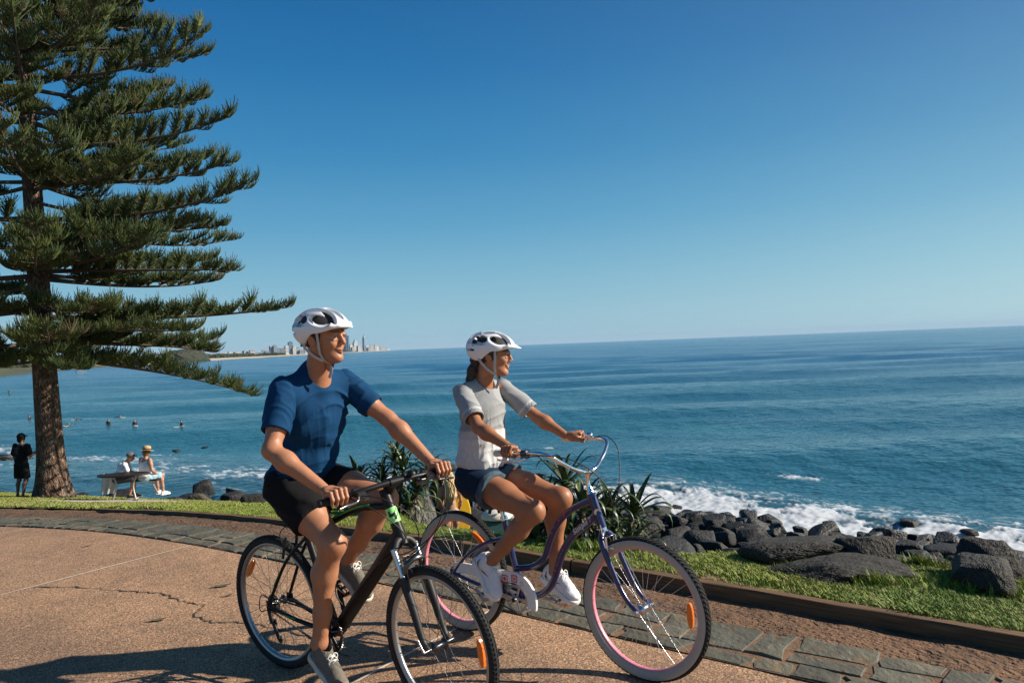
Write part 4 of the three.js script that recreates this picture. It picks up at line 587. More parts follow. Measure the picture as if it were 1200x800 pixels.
  mesh('cables', [cb([.82, 1.02, .20], [.99, 1.0, .14], [1.07, .90, .06], [1.04, .76, .02], [.955, .70, .03], [.93, .66, .06]), cb([.98, 1.05, -.17], [1.10, 1.0, -.12], [1.12, .86, -.04], [1.02, .73, .02], [.985, .715, .05]), cb([.99, 1.05, -.19], [1.14, .99, -.14], [1.10, .82, -.03], [.97, .73, .035], [.90, .72, .03], [.80, .66, .03]), cb([.80, 1.01, .19], [.95, .93, .13], [1.0, .82, .05], [.955, .76, .035], [.88, .73, .03], [.62, .49, .03]), cb([.12, .58, .0], [.10, .72, .03], [.20, .78, .03], [.30, .785, .03])], matteBlack, b);
  // drive
  mesh('chainring', [gear(.092, 40, .004).translate(BB.x, BB.y, .044), gear(.075, 34, .004).translate(BB.x, BB.y, .036), ...[0, 1, 2, 3, 4].map((i) => arm(V(BB.x, BB.y, .048), V(BB.x + .078 * Math.cos(i * 1.257 + .3), BB.y + .078 * Math.sin(i * 1.257 + .3), .047), .012, .004))], darkSteel, b);
  mesh('cassette', [.026, .032, .038, .044, .05].map((r, i) => gear(r, 14 + i * 4, .003).translate(0, R, .050 - i * .0055)), darkSteel, b);
  mesh('chain', [...chainGeo(RH, .036, BB, .092, .045), ...chainGeo(V(.02, R - .10, 0), .01, V(BB.x, BB.y - .0, 0), .09, .045).slice(0, 0)], darkSteel, b);
  mesh('derailleur', [arm(V(.01, R - .02, .07), V(.03, R - .085, .072), .014, .009), arm(V(.03, R - .085, .066), V(.065, R - .165, .064), .012, .006), gear(.022, 11, .006).translate(.03, R - .085, .054), gear(.022, 11, .006).translate(.065, R - .165, .054), tube([V(0, R - .02, .07), V(-.05, R - .03, .08), V(-.045, R + .05, .07), V(.03, R + .03, .062)], .0026, 14, 6)], matteBlack, b);
  const rp = V(.505, .108, .11), lp = V(.395, .445, -.11);
  mesh('crank', [arm(V(BB.x, BB.y, .062), V(rp.x, rp.y, .068), .014, .009), arm(V(BB.x, BB.y, -.062), V(lp.x, lp.y, -.068), .014, .009), rod(V(BB.x, BB.y, -.07), V(BB.x, BB.y, .07), .013, .013, 12)], matteBlack, b);
  pedal(b, rp, -.35, matteBlack); pedal(b, lp, -.75, matteBlack);
  mesh('rear_brake', [...[-1, 1].map((s) => arm(V(.12, .60, s * .04), V(.15, .71, s * .035), .009, .006)), rod(V(.15, .705, -.04), V(.15, .71, .05), .0015, .0015, 5), ...[-1, 1].map((s) => cbox(.05, .012, .012, .003, .135, .655, s * .026))], matteBlack, b);
  mesh('bottle_cage', [tube([V(.565, .50, .028), V(.535, .53, .045), V(.50, .505, .03), V(.535, .47, .012), V(.565, .50, .028)], .003, 20, 6), tube([V(.53, .41, .02), V(.49, .47, .03), V(.50, .55, .03)], .003, 12, 6)], matteBlack, b);
}

// the woman's cruiser
{
  const b = thing('bicycle', 'navy blue beach cruiser bicycle with pink rims and whitewall tyres', 'bicycle'); place(b, ...BIKE_W);
  const R = .34, RH = V(0, R, 0), FH = V(1.191, R, 0), BB = V(.445, .268, 0), pink = mat(.72, .24, .31, .4, { clearcoat: .5 }), navy = mat(.009, .007, .075, .30, { clearcoat: .8, clearcoatRoughness: .1 }), white = mat(.78, .78, .78, .3, { clearcoat: .4 });
  const opt = { tw: .027, rim: pink, hub: steel, spoke: steel, white: mat(.40, .355, .30, .7), knobs: 90, rows: [[0, 0, .75, .007, .3], [.35, .5, .8, .008, .7], [-.35, .5, .8, .008, -.7], [.75, 0, .4, .010], [-.75, 0, .4, .010]] };
  wheel(b, 'wheel', 'rear', RH, R, { ...opt, refl: .95, valve: 3 }); wheel(b, 'wheel', 'front', FH, R, { ...opt, refl: .05, valve: 2.9 });
  const HT = V(.914, .864, 0), HB = V(.975, .70, 0), frame = mesh('frame', [
    tube([V(.925, .835, 0), V(.84, .797, 0), V(.765, .752, 0), V(.69, .675, 0), V(.645, .59, 0), V(.605, .50, 0), V(.53, .442, 0), V(.44, .418, 0), V(.41, .415, 0)], .0172, 48, 14),
    tube([V(.95, .765, 0), V(.87, .70, 0), V(.80, .645, 0), V(.729, .55, 0), V(.690, .46, 0), V(.655, .375, 0), V(.58, .303, 0), V(.46, .27, 0)], .0195, 48, 14),
    rod(BB, V(.335, .68, 0), .0165, .0165, 16), rod(V(BB.x, BB.y, -.036), V(BB.x, BB.y, .036), .028, .028, 20), rod(HB, HT, .0225, .0225, 20),
    ...[-1, 1].flatMap((s) => [tube([V(.42, .275, s * .035), V(.2, .30, s * .056), V(0, R, s * .066)], .011, 12, 10), tube([V(.365, .575, s * .012), V(.22, .53, s * .048), V(.10, .45, s * .06), V(0, R, s * .066)], .0105, 16, 10), cbox(.05, .045, .007, .002, 0, R, s * .066)])], navy, b);
  mesh('head_badge', [new THREE.CylinderGeometry(.016, .016, .003, 18).rotateX(PI / 2).rotateY(.9).translate(.957, .78, .017)], steel, frame);
  mesh('headset_cup', rod(HT.clone(), HT.clone().add(V(-.006, .016, 0)), .020, .017, 16), chrome, b); mesh('headset_cup', rod(HB.clone(), HB.clone().add(V(.006, -.016, 0)), .022, .020, 16), chrome, b);
  for (let i = 0; i < 9; i++) mesh('floral_decal', [new THREE.CircleGeometry(.004 + .004 * hsh(i, 1, 1), 8).translate(...[[.80, .775, .0176], [.755, .742, .0176], [.72, .712, .0176], [.69, .672, .0176], [.672, .64, .0176], [.74, .562, .0200], [.722, .525, .0200], [.70, .478, .0200], [.688, .448, .0200]][i])], mat(.38, .03, .07, .5), frame);
  // fork
  const f = new THREE.Group(); f.name = 'fork'; b.add(f); for (const s of [-1, 1]) mesh('fork_leg', tube([V(.980, .684, s * .004), V(.988, .672, s * .03), V(1.0, .645, s * .052), V(1.045, .545, s * .058), V(1.105, .43, s * .060), V(1.15, .372, s * .062), V(1.191, .34, s * .064)], (u) => .0165 - .006 * u, 30, 12), navy, f);
  mesh('axle', rod(V(1.191, .34, -.085), V(1.191, .34, .085), .007, .007, 12), chrome, f); for (const s of [-1, 1]) mesh('axle_nut', new THREE.CylinderGeometry(.011, .011, .012, 6).rotateX(PI / 2).translate(1.191, .34, s * .076), chrome, f);
  mesh('brake_caliper', [...[-1, 1].map((s) => arm(V(1.025, .55, s * .048), V(1.015, .665, s * .040), .010, .007)), ...[-1, 1].map((s) => cbox(.05, .012, .012, .003, 1.035, .62, s * .036)), tube([V(1.015, .665, -.04), V(1.03, .672, 0), V(1.015, .668, .05), V(1.0, .73, .06)], .003, 14, 6)], chrome, f);
  // handlebar, stem, grips
  const h = new THREE.Group(); h.name = 'handlebar'; b.add(h); const half = [[.909, .974, 0], [.912, .980, .05], [.897, 1.004, .12], [.880, 1.046, .20], [.852, 1.085, .262], [.80, 1.098, .288], [.74, 1.094, .292], [.56, 1.085, .294]], bp = [...half.slice().reverse().map((q) => V(q[0], q[1], q[2])), ...half.slice(1).map((q) => V(q[0], q[1] + .004, -q[2]))];
  mesh('bar', tube(bp, .0112, 90, 14), chrome, h);
  mesh('stem', [tube([V(.905, .888, 0), V(.898, .925, 0), V(.902, .958, 0), V(.909, .974, 0)], (u) => .0115 + .003 * u, 14, 12), rod(V(.909, .974, -.021), V(.909, .974, .021), .0175, .0175, 16), rod(V(.914, .876, 0), V(.905, .898, 0), .016, .013, 14)], chrome, h);
  for (const s of [-1, 1]) { mesh('grip', rod(V(.545, 1.084 + (s < 0 ? .004 : 0), s * .294), V(.665, 1.091 + (s < 0 ? .004 : 0), s * .2935), .0165, .0155, 16), mat(.62, .56, .48, .7), h); }
  const lv = new THREE.Group(); lv.name = 'brake_lever'; h.add(lv); mesh('lever_body', [rod(V(.745, 1.094, .292), V(.715, 1.093, .293), .0175, .0175, 14), cbox(.045, .022, .03, .006, .74, 1.082, .30)], darkSteel, lv); mesh('lever_blade', tube([V(.75, 1.075, .315), V(.73, 1.063, .338), V(.67, 1.058, .345), V(.60, 1.062, .343)], 1, 14, 8, { a: .006, b: .0045 }), chrome, lv);
  mesh('bell', [new THREE.SphereGeometry(.023, 20, 12).scale(1, .72, 1).translate(.725, 1.118, -.286), rod(V(.725, 1.09, -.292), V(.725, 1.115, -.288), .013, .013, 12)], chrome, h);
  mesh('cables', [tube([V(.755, 1.08, .305), V(.87, 1.09, .29), V(.99, 1.05, .20), V(1.07, .95, .12), V(1.085, .82, .07), V(1.05, .71, .06), V(1.015, .668, .05)], .0027, 50, 6), tube([V(.73, 1.10, -.29), V(.84, 1.12, -.27), V(.97, 1.07, -.18), V(1.03, .95, -.09), V(1.03, .83, -.05), V(.98, .74, -.035), V(.93, .72, -.025), V(.80, .625, -.022)], .0027, 50, 6)], matteBlack, b);
  // seat post, saddle
  mesh('seat_post', [rod(V(.335, .68, 0), V(.305, .80, 0), .0135, .0135, 14), rod(V(.34, .665, 0), V(.334, .69, 0), .021, .021, 14)], chrome, b);
  const sd = new Solid(.04); sd.ell(V(.20, .845, 0), V(.11, .045, .115)); sd.cap(V(.25, .845, 0), V(.40, .848, 0), .06, .028, { n: Y1, q: 1.5 }); const sdl = mesh('saddle', sd.geo(.009), mat(.74, .72, .69, .45), b);
  for (const s of [-1, 1]) { const p = []; for (let i = 0; i < 60; i++) { const a = i * 1.25; p.push(V(.19 + .022 * Math.cos(a), .74 + i * .0011, s * .055 + .022 * Math.sin(a))); } mesh('spring', tube(p, .0028, 120, 6), chrome, sdl); } mesh('rails', [-1, 1].map((s) => tube([V(.19, .74, s * .055), V(.30, .795, s * .025), V(.39, .825, s * .014)], .0045, 10, 8)), chrome, sdl);
  // drive
  mesh('chainring', [gear(.078, 36, .003).translate(BB.x, BB.y, .048), ...[0, 1, 2, 3, 4].map((i) => arm(V(BB.x, BB.y, .05), V(BB.x + .066 * Math.cos(i * 1.257), BB.y + .066 * Math.sin(i * 1.257), .05), .007, .003))], steel, b);
  mesh('chain', chainGeo(RH, .036, BB, .076, .05), darkSteel, b); mesh('sprocket', gear(.038, 18, .004).translate(0, R, .048), darkSteel, b);
  mesh('crank', [arm(V(BB.x, BB.y, .066), V(.277, .290, .072), .013, .008), arm(V(BB.x, BB.y, -.066), V(.613, .246, -.072), .013, .008), rod(V(BB.x, BB.y, -.074), V(BB.x, BB.y, .076), .012, .012, 14)], steel, b); mesh('crank_cap', rod(V(BB.x, BB.y, .070), V(BB.x, BB.y, .078), .013, .012, 14), matteBlack, b);
  pedal(b, V(.277, .290, .118), -.75, steel); pedal(b, V(.613, .246, -.118), -.45, steel);
  // chain guard with its printed squares
  const s = new THREE.Shape(); s.moveTo(.015, R + .012); s.lineTo(.015, R + .052); s.quadraticCurveTo(.03, R + .066, .06, R + .066); s.lineTo(BB.x - .02, BB.y + .143); s.absarc(BB.x, BB.y, .144, PI / 2 + .1, -.22, true); s.lineTo(BB.x + .088, BB.y - .025); s.absarc(BB.x, BB.y, .092, -.24, PI / 2 + .2, false); s.lineTo(.06, R + .012);
  const gd = mesh('chain_guard', new THREE.ExtrudeGeometry(s, { depth: .012, bevelSize: .003, bevelThickness: .003, bevelSegments: 2, curveSegments: 30 }).translate(0, 0, .056), white, b);
  const sq = (x, y, q, a, hole) => { const t = new THREE.Shape(), r = q * .3; const rr = (p, w, cw) => { p.moveTo(-w + r, -w); p.lineTo(w - r, -w); p.quadraticCurveTo(w, -w, w, -w + r); p.lineTo(w, w - r); p.quadraticCurveTo(w, w, w - r, w); p.lineTo(-w + r, w); p.quadraticCurveTo(-w, w, -w, w - r); p.lineTo(-w, -w + r); p.quadraticCurveTo(-w, -w, -w + r, -w); }; rr(t, q); if (hole) { const hh = new THREE.Path(); rr(hh, q * .74); t.holes.push(hh); } return new THREE.ShapeGeometry(t, 4).rotateZ(a).translate(x, y, .0716); };
  const red = mat(.62, .07, .10, .4); mesh('printed_squares', [[.335, .372, .010, 1], [.335, .348, .009, 1], [.385, .372, .021, 1], [.385, .372, .009, 0], [.452, .382, .021, 1], [.452, .382, .013, 1], [.452, .382, .006, 0], [.36, .352, .006, 0], [.50, .362, .010, 1]].map(([x, y, q, hole]) => sq(x, y, q, -.05, hole)), red, gd);
}
// ---------- people ----------
const skinMat = new THREE.MeshPhysicalMaterial({ color: col(1, 1, 1), vertexColors: true, roughness: .46, specularIntensity: .7 });
const clothMat = (rough = .85, o = {}) => new THREE.MeshPhysicalMaterial({ color: col(1, 1, 1), vertexColors: true, roughness: rough, specularIntensity: .35, ...o });
const T_KNIT = tex(256, (u, v, i, j) => .5 + .25 * Math.sin(i * .785) * Math.sin(j * .785) + .2 * (hsh(i, j, 1) - .5), false, [30, 30]);
const basis = (o, x, y, z) => new THREE.Matrix4().makeBasis(x, y, z).setPosition(o);
function frameAt(o, fwd, up) { const x = fwd.clone().normalize(), z = x.clone().cross(up).normalize(), y = z.clone().cross(x); return basis(o, x, y, z); }

// head, facing +x, centre between the ears; returns geometry and the solid
function headGeo(o) {
  const s = new Solid(.02), w = o.w ?? 1, sk = o.skin, fem = o.fem ? 1 : 0;
  s.ell(V(-.012, .032, 0), V(.098, .086, .076 * w)); s.ell(V(.030, -.025, 0), V(.064, .088, .060 * w), { k: .03 });
  for (const q of [-1, 1]) {
    s.cap(V(-.012, -.050, q * .047 * w), V(.060, -.094, q * .016), .022 - .003 * fem, .019, { k: .028 }); s.ell(V(.066, -.026, q * .037 * w), V(.024, .019, .019), { k: .018 });
    s.cap(V(.080, .023, q * .040), V(.092, .021, q * .012), .010 - .002 * fem, .009, { k: .014 });
    s.ell(V(-.008, -.008, q * .077 * w), V(.019, .030, .009), { k: .006, rot: new THREE.Euler(0, q * .35, .15) });
  }
  s.ell(V(.074, -.098, 0), V(.020, .017 - .002 * fem, .022), { k: .022 }); s.cap(V(.094, .012, 0), V(.113, -.024, 0), .0085, .0105 - .0015 * fem, { k: .012 });
  for (const q of [-1, 1]) { s.ell(V(.104, -.030, q * .0105), V(.009, .007, .0065), { k: .006 }); s.ell(V(.0985, .0035, q * .031), V(.017, .0115, .019), { sub: 1, k: .010 }); s.ell(V(.0775, .002, q * .0305), V(.0135, .0125, .0135), { k: .002 }); s.cap(V(.0895, .0125, q * .044), V(.0945, .0125, q * .020), .0045, .0045, { k: .004 }); s.cap(V(.088, -.010, q * .042), V(.0935, -.0095, q * .022), .0035, .0035, { k: .006 }); }
  const sm_ = o.smile ?? .004; s.cap(V(.087, -.058 + sm_, -.024), V(.0968, -.0570, -.004), .0040, .0054, { k: .005 }); s.cap(V(.087, -.058 + sm_, .024), V(.0968, -.0570, .004), .0040, .0054, { k: .005 });
  s.cap(V(.086, -.066 + sm_, -.019), V(.0930, -.0705, 0), .0040, .0056 - .0008 * fem, { k: .005 }); s.cap(V(.086, -.066 + sm_, .019), V(.0930, -.0705, 0), .0040, .0056 - .0008 * fem, { k: .005 });
  s.cap(V(.094, -.0605 + sm_, -.026), V(.108, -.0635, 0), .0015, .0015, { sub: 1, k: .003 }); s.cap(V(.094, -.0605 + sm_, .026), V(.108, -.0635, 0), .0015, .0015, { sub: 1, k: .003 });
  const nk = o.neck; s.cap(V(-.030, -.045, 0), nk, .050 - .006 * fem, .056 - .009 * fem, { k: .03 });
  if (!fem) s.cap(V(.028, -.115, 0), V(.022, -.145, 0), .018, .016, { k: .02 });
  const lip = [sk[0] * .88, sk[1] * .66, sk[2] * .68], brow = [.035, .022, .015];
  const g = s.geo(o.cell ?? .0034, (x, y, z, c) => {
    const n = 1 + .06 * fbm(x * 60, y * 60, z * 60, 3); let a = [sk[0] * n, sk[1] * n, sk[2] * n]; const az = Math.abs(z), mix = (b, f) => { a = a.map((q, i) => lerp(q, b[i], f)); };
    if (o.stubble) mix([sk[0] * .62, sk[1] * .62, sk[2] * .66], .45 * sm(-.035, -.06, y) * sm(.005, .03, x + .02) * sm(-.135, -.11, y) * (.8 + .4 * noise(x * 300, y * 300, z * 300)));
    if (x > .05) { mix(brow, sm(.0055, .002, Math.abs(y - .0265 + .08 * Math.max(0, az - .03))) * sm(.008, .012, az) * sm(.052, .046, az) * .85); if (x > .08) { mix(lip, sm(.006, .003, Math.abs(y + .0565 - sm_ * Math.min(1, az / .024))) * sm(.027, .022, az) * .8 + 0); mix(lip, sm(.007, .004, Math.abs(y + .070 - sm_ * Math.min(1, az / .02))) * sm(.022, .017, az) * (.8 - .3 * fem)); if (fem) mix([.75, .70, .66], sm(.0028, .0018, Math.abs(y + .0625 - sm_ * Math.min(1, az / .026) * .8)) * sm(.018, .014, az)); } }
    for (const q of [-1, 1]) { const dx = x - .0775, dy = y - .002, dz = z - q * .0305, d = Math.hypot(dx, dy, dz); if (d < .0152 && x > .08) { const e = Math.hypot(dy, dz + (o.gaze ?? 0)); mix(Math.abs(dy + .0012) < .0042 ? (e < .0065 ? [.025, .016, .012] : [.34, .29, .26]) : [sk[0] * .75, sk[1] * .68, sk[2] * .66], .95); if (fem && Math.abs(dy - .0042) < .0018) mix([.02, .015, .012], .9); } }
    c[0] = a[0]; c[1] = a[1]; c[2] = a[2];
  });
  return g;
}
// a hand closed on a bar: bar along x (outwards end +x), y up, fingers go over towards +z
function gripHand(skin, k, W, mirror) {
  const s = new Solid(.004), fx = [-.033, -.011, .011, .032], fl = [1, 1.06, 1.02, .88];
  fx.forEach((x, i) => { const f = fl[i], M = V(x * 1.02, .034 - .004 * Math.abs(i - 1), -.010), P = V(x, .036 * f, .028 * f), D = V(x * .97, .004, .038 * f), T = V(x * .95, -.021 * f, .021); s.cap(M, P, .0108, .0098); s.cap(P, D, .0098, .0088); s.cap(D, T, .0088, .0076); s.cap(M, V(x * .55 + W.x * .35, lerp(.03, W.y, .45), lerp(-.012, W.z, .5)), .0125, .017, { k: .012 }); });
  s.ell(V(.004, .008, -.034), V(.040, .022, .024), { k: .016 }); s.cap(V(W.x * .5, lerp(.02, W.y, .6), lerp(-.02, W.z, .6)), W, .022, .0225, { k: .02, n: V(0, 1, 0), q: 1.15 });
  s.cap(V(-.030, .006, -.040), V(-.046, -.014, -.016), .0145, .0118, { k: .01 }); s.cap(V(-.046, -.014, -.016), V(-.042, -.026, .010), .0112, .0088, { k: .004 });
  const m = new THREE.Matrix4().makeScale(k * (mirror ? 1 : 1), k, k);
  const g = s.geo(.0032, (x, y, z, c) => { const n = 1 + .07 * fbm(x * 90, y * 90, z * 90, 3), kn = Math.exp(-((y - .036) ** 2 + (z + .004) ** 2) / .00012) * .10; c[0] = skin[0] * n; c[1] = skin[1] * (n - kn); c[2] = skin[2] * (n - kn); }, m);
  return g;
}
// foot of a shoe: x to the toe, y up, sole on y = 0
function shoe(parent, M, o) {
  const g = new THREE.Group(); g.name = 'shoe'; parent.add(g); const L = o.L ?? 1, put = (q) => q.applyMatrix4(M);
  const s = new Solid(.03); s.ell(V(-.052 * L, .052, 0), V(.040, .044, .034)); s.ell(V(.03 * L, .050, 0), V(.08, .044, .037)); s.ell(V(.125 * L, .038, .003), V(.062, .030, .043)); s.cap(V(-.02, .07, 0), V(-.028, .098 + (o.hi ?? 0), 0), .040, .037); s.cap(V(.015, .080, 0), V(.10 * L, .055, 0), .026, .026, { k: .02 }); s.cap(V(-.026, .09, 0), V(-.034, .16, 0), .0305, .031, { sub: 1, k: .004 });
  s.cut = (x, y, z, d) => Math.max(d, .016 - y); s.disp = (x, y, z) => .0012 * noise(x * 90, y * 90, z * 90);
  mesh('upper', put(s.geo(.0045, (x, y, z, c) => o.color(x, y, z, c))), o.mat, g);
  const so = new Solid(.03); so.cap(V(-.055 * L, .012, 0), V(.02, .012, -.002), .041, .040); so.cap(V(.02, .012, -.002), V(.135 * L, .014, .004), .040, .047); so.cap(V(.135 * L, .014, .004), V(.155 * L, .018, .002), .045, .036); so.cut = (x, y, z, d) => Math.max(d, Math.abs(y - .012 - .004 * sm(.1, .2, x)) - .014); mesh('sole', put(so.geo(.005)), o.sole, g);
  const laces = []; for (let i = 0; i < 5; i++) { const x = .028 + i * .019, y = .112 - i * .0095 * (1 + i * .08); laces.push(tube([V(x - .004, y - .014, -.024), V(x, y - .002, -.01), V(x + .002, y, 0), V(x, y - .002, .01), V(x - .004, y - .014, .024)], 1, 10, 6, { a: .0022, b: .0038 }), tube([V(x - .004, y - .012, -.022), V(x + .009, y - .0, 0), V(x + .013, y - .02, .022)], .0024, 8, 5)); }
  for (const q of [-1, 1]) laces.push(tube([V(.03, .112, 0), V(.026, .120, q * .012), V(.032, .114, q * .026), V(.042, .104, q * .022), V(.034, .108, q * .006)], .0022, 18, 6), tube([V(.03, .112, 0), V(.044, .106, q * .016), V(.052, .088, q * .026)], .0022, 10, 5));
  mesh('laces', put(merge(laces)), o.lace, g);
  if (o.mark) { // curved tick on both flanks
    const sh = new THREE.Shape(); sh.moveTo(-.045, .082); sh.quadraticCurveTo(-.058, .040, -.030, .036); sh.quadraticCurveTo(0, .036, .060, .068); sh.quadraticCurveTo(.0, .050, -.022, .053); sh.quadraticCurveTo(-.040, .056, -.045, .082);
    for (const q of [-1, 1]) { const base = new THREE.ShapeGeometry(sh, 14), p = base.attributes.position; for (let i = 0; i < p.count; i++) { let z = .07; while (z > 0 && s.at(p.getX(i), p.getY(i), q * z) > 0) z -= .0006; p.setZ(i, q * (z + .0022)); } base.computeVertexNormals(); mesh('tick_mark', put(base), o.mark, g); }
  }
  return g;
}
// vented helmet in the head's frame
function helmet(parent, M, o = {}) {
  const h = new THREE.Group(); h.name = 'helmet'; parent.add(h); M = M.clone().multiply(new THREE.Matrix4().makeRotationZ(-.08).setPosition(V(.002, -.003, 0))); const put = (g) => g.applyMatrix4(M), C = V(-.012, .048, 0);
  const edge = (x) => (x > .02 ? lerp(.030, .058, sm(.02, .13, x)) : lerp(.030, -.034, sm(.02, -.075, x))), s = new Solid(.012);
  s.ell(C, V(.142, .096, .108)); s.ell(C.clone().add(V(-.045, -.012, 0)), V(.096, .082, .098), { k: .03 });
  s.cap(V(.085, .070, -.072), V(.128, .063, 0), .016, .011, { k: .02, n: Y1, q: 1.5 }); s.cap(V(.085, .070, .072), V(.128, .063, 0), .016, .011, { k: .02, n: Y1, q: 1.5 }); s.cap(V(.118, .064, -.035), V(.152, .056, 0), .010, .006, { k: .02, n: Y1, q: 1.7 }); s.cap(V(.118, .064, .035), V(.152, .056, 0), .010, .006, { k: .02, n: Y1, q: 1.7 });
  s.ell(C.clone().add(V(0, -.012, 0)), V(.119, .089, .091), { sub: 1, k: .004 });
  const vent = (x, y, z, rx, ry, rz, yaw, tip) => s.ell(V(x, y, z), V(rx, ry, rz), { sub: 1, k: .006, rot: new THREE.Euler(0, yaw, tip, 'YXZ') });
  vent(.066, .132, 0, .060, .05, .017, 0, -.36); vent(-.060, .146, 0, .050, .05, .016, 0, .30);
  for (const q of [-1, 1]) { vent(.064, .114, q * .044, .062, .05, .018, -q * .26, -.42); vent(-.034, .142, q * .045, .062, .05, .0185, q * .10, .08); vent(-.104, .104, q * .038, .036, .05, .016, q * .45, .80); s.ell(V(.040, .086, q * .090), V(.058, .0175, .05), { sub: 1, k: .006, rot: new THREE.Euler(q * .25, -q * .25, -.30, 'YXZ') }); s.ell(V(-.066, .088, q * .092), V(.042, .0185, .05), { sub: 1, k: .006, rot: new THREE.Euler(q * .25, q * .2, .10, 'YXZ') }); s.ell(V(-.108, .070, q * .075), V(.024, .014, .05), { sub: 1, k: .005, rot: new THREE.Euler(0, q * .75, .35, 'YXZ') }); s.ell(V(-.118, .028, q * .060), V(.018, .010, .05), { sub: 1, k: .004, rot: new THREE.Euler(0, q * .85, .2, 'YXZ') }); }
  s.cut = (x, y, z, d) => Math.max(d, edge(x) - y); mesh('shell', put(s.geo(.0034)), o.shell, h);
  const l = new Solid(.01); l.ell(C.clone().add(V(-.006, -.006, 0)), V(.121, .082, .0925)); l.cut = (x, y, z, d) => Math.max(d, edge(x) + .006 - y); mesh('liner', put(l.geo(.006)), mat(.018, .018, .02, .8), h);
  // dark painted flashes on the shell's flank
  for (const q of [-1, 1]) { const sh = new THREE.Shape(); sh.moveTo(-.105, .050); sh.lineTo(-.03, .066); sh.lineTo(-.03, .062); sh.lineTo(-.105, .045); const g = new THREE.ShapeGeometry(sh, 8), p = g.attributes.position; for (let i = 0; i < p.count; i++) { let z = .14; while (z > 0 && s.at(p.getX(i), p.getY(i), q * z) > 0) z -= .0006; p.setZ(i, q * (z + .0016)); } g.computeVertexNormals(); mesh('flash', put(g), mat(.05, .05, .06, .5), h); }
  if (o.text) for (const q of [1]) { const g = o.text.clone(), p = g.attributes.position; for (let i = 0; i < p.count; i++) { let z = .14; while (z > 0 && s.at(p.getX(i), p.getY(i), q * z) > 0) z -= .0006; p.setZ(i, q * (z + .0018)); } g.computeVertexNormals(); mesh('lettering', put(g), mat(.03, .03, .035, .5), h); }
  const strapM = o.strap, rib = (p, w = .008) => tube(p, 1, 20, 6, { a: .0016, b: w, up: V(0, 0, 1) }), J = o.chin ?? V(.044, -.118, 0);
  const G = []; for (const q of [-1, 1]) { G.push(rib([V(.026, .036, q * .086), V(.030, -.02, q * .080), V(.030, -.068, q * .066), V(.036, -.100, q * .042), V(J.x, J.y, q * .008)]), rib([V(-.078, .0, q * .080), V(-.045, -.045, q * .078), V(-.0, -.082, q * .066), V(.032, -.100, q * .046)])); }
  mesh('strap', put(merge(G)), strapM, h); mesh('strap_tail', put(rib([V(J.x, J.y, .010), V(J.x + .006, J.y - .03, .014), V(J.x - .004, J.y - .065, .016)], .009)), strapM, h);
  mesh('buckle', put(merge([cbox(.018, .024, .012, .003, J.x + .004, J.y - .006, .006)])), mat(.03, .03, .03, .5), h); mesh('dial', put(cbox(.02, .022, .05, .006, -.118, -.036, 0)), mat(.02, .02, .02, .5), h);
  return h;
}
const { FontLoader } = await import('three/addons/loaders/FontLoader.js'); const fontB = await new FontLoader().loadAsync('fonts/droid/droid_sans_bold.typeface.json'), fontS = await new FontLoader().loadAsync('fonts/droid/droid_serif_bold.typeface.json');
const flatText = (str, size, font = fontB) => { const g = new THREE.ShapeGeometry(font.generateShapes(str, size), 6); g.computeBoundingBox(); const b = g.boundingBox; return g.translate(-(b.min.x + b.max.x) / 2, -(b.min.y + b.max.y) / 2, 0); };
const skinTone = (sk) => (x, y, z, c) => { const n = 1 + .10 * fbm(x * 12, y * 12, z * 12, 3) + .06 * noise(x * 120, y * 120, z * 120), rd = .08 * fbm(x * 7 + 3, y * 7, z * 7, 2); c[0] = sk[0] * n; c[1] = sk[1] * n * (1 - rd); c[2] = sk[2] * n * (1 - rd); };
function leg(s, hip, knee, ankle, r, back) { // back: unit vector towards the calf
  const d = ankle.clone().sub(knee), calf = knee.clone().addScaledVector(d, .30).addScaledVector(back, r * .32), low = knee.clone().addScaledVector(d, .70).addScaledVector(back, r * .06), th = hip.clone().lerp(knee, .5), fr = back.clone().multiplyScalar(-1);
  s.cap(hip, th.clone().addScaledVector(Y1, r * .03), r * 1.10, r * .92); s.cap(th, knee, r * .92, r * .62); s.ell(knee.clone().addScaledVector(fr, r * .05), V(r * .55, r * .60, r * .55), { k: .05 }); s.cap(knee, calf, r * .60, r * .64); s.cap(calf, low, r * .63, r * .44); s.cap(low, ankle, r * .44, r * .40); s.ell(ankle, V(r * .42, r * .42, r * .46), { k: .02 });
}
function armTo(s, sh, el, wr, r) { const m = el.clone().lerp(wr, .28); s.cap(sh, sh.clone().lerp(el, .45), r * 1.16, r * 1.08); s.cap(sh.clone().lerp(el, .45), el, r * 1.06, r * .74); s.cap(el, m, r * .76, r * .92); s.cap(m, wr, r * .90, r * .56); s.ell(sh.clone().lerp(el, .55).add(V(r * .22, 0, 0)), V(r * .62, r * 1.2, r * .7), { k: .015 }); }

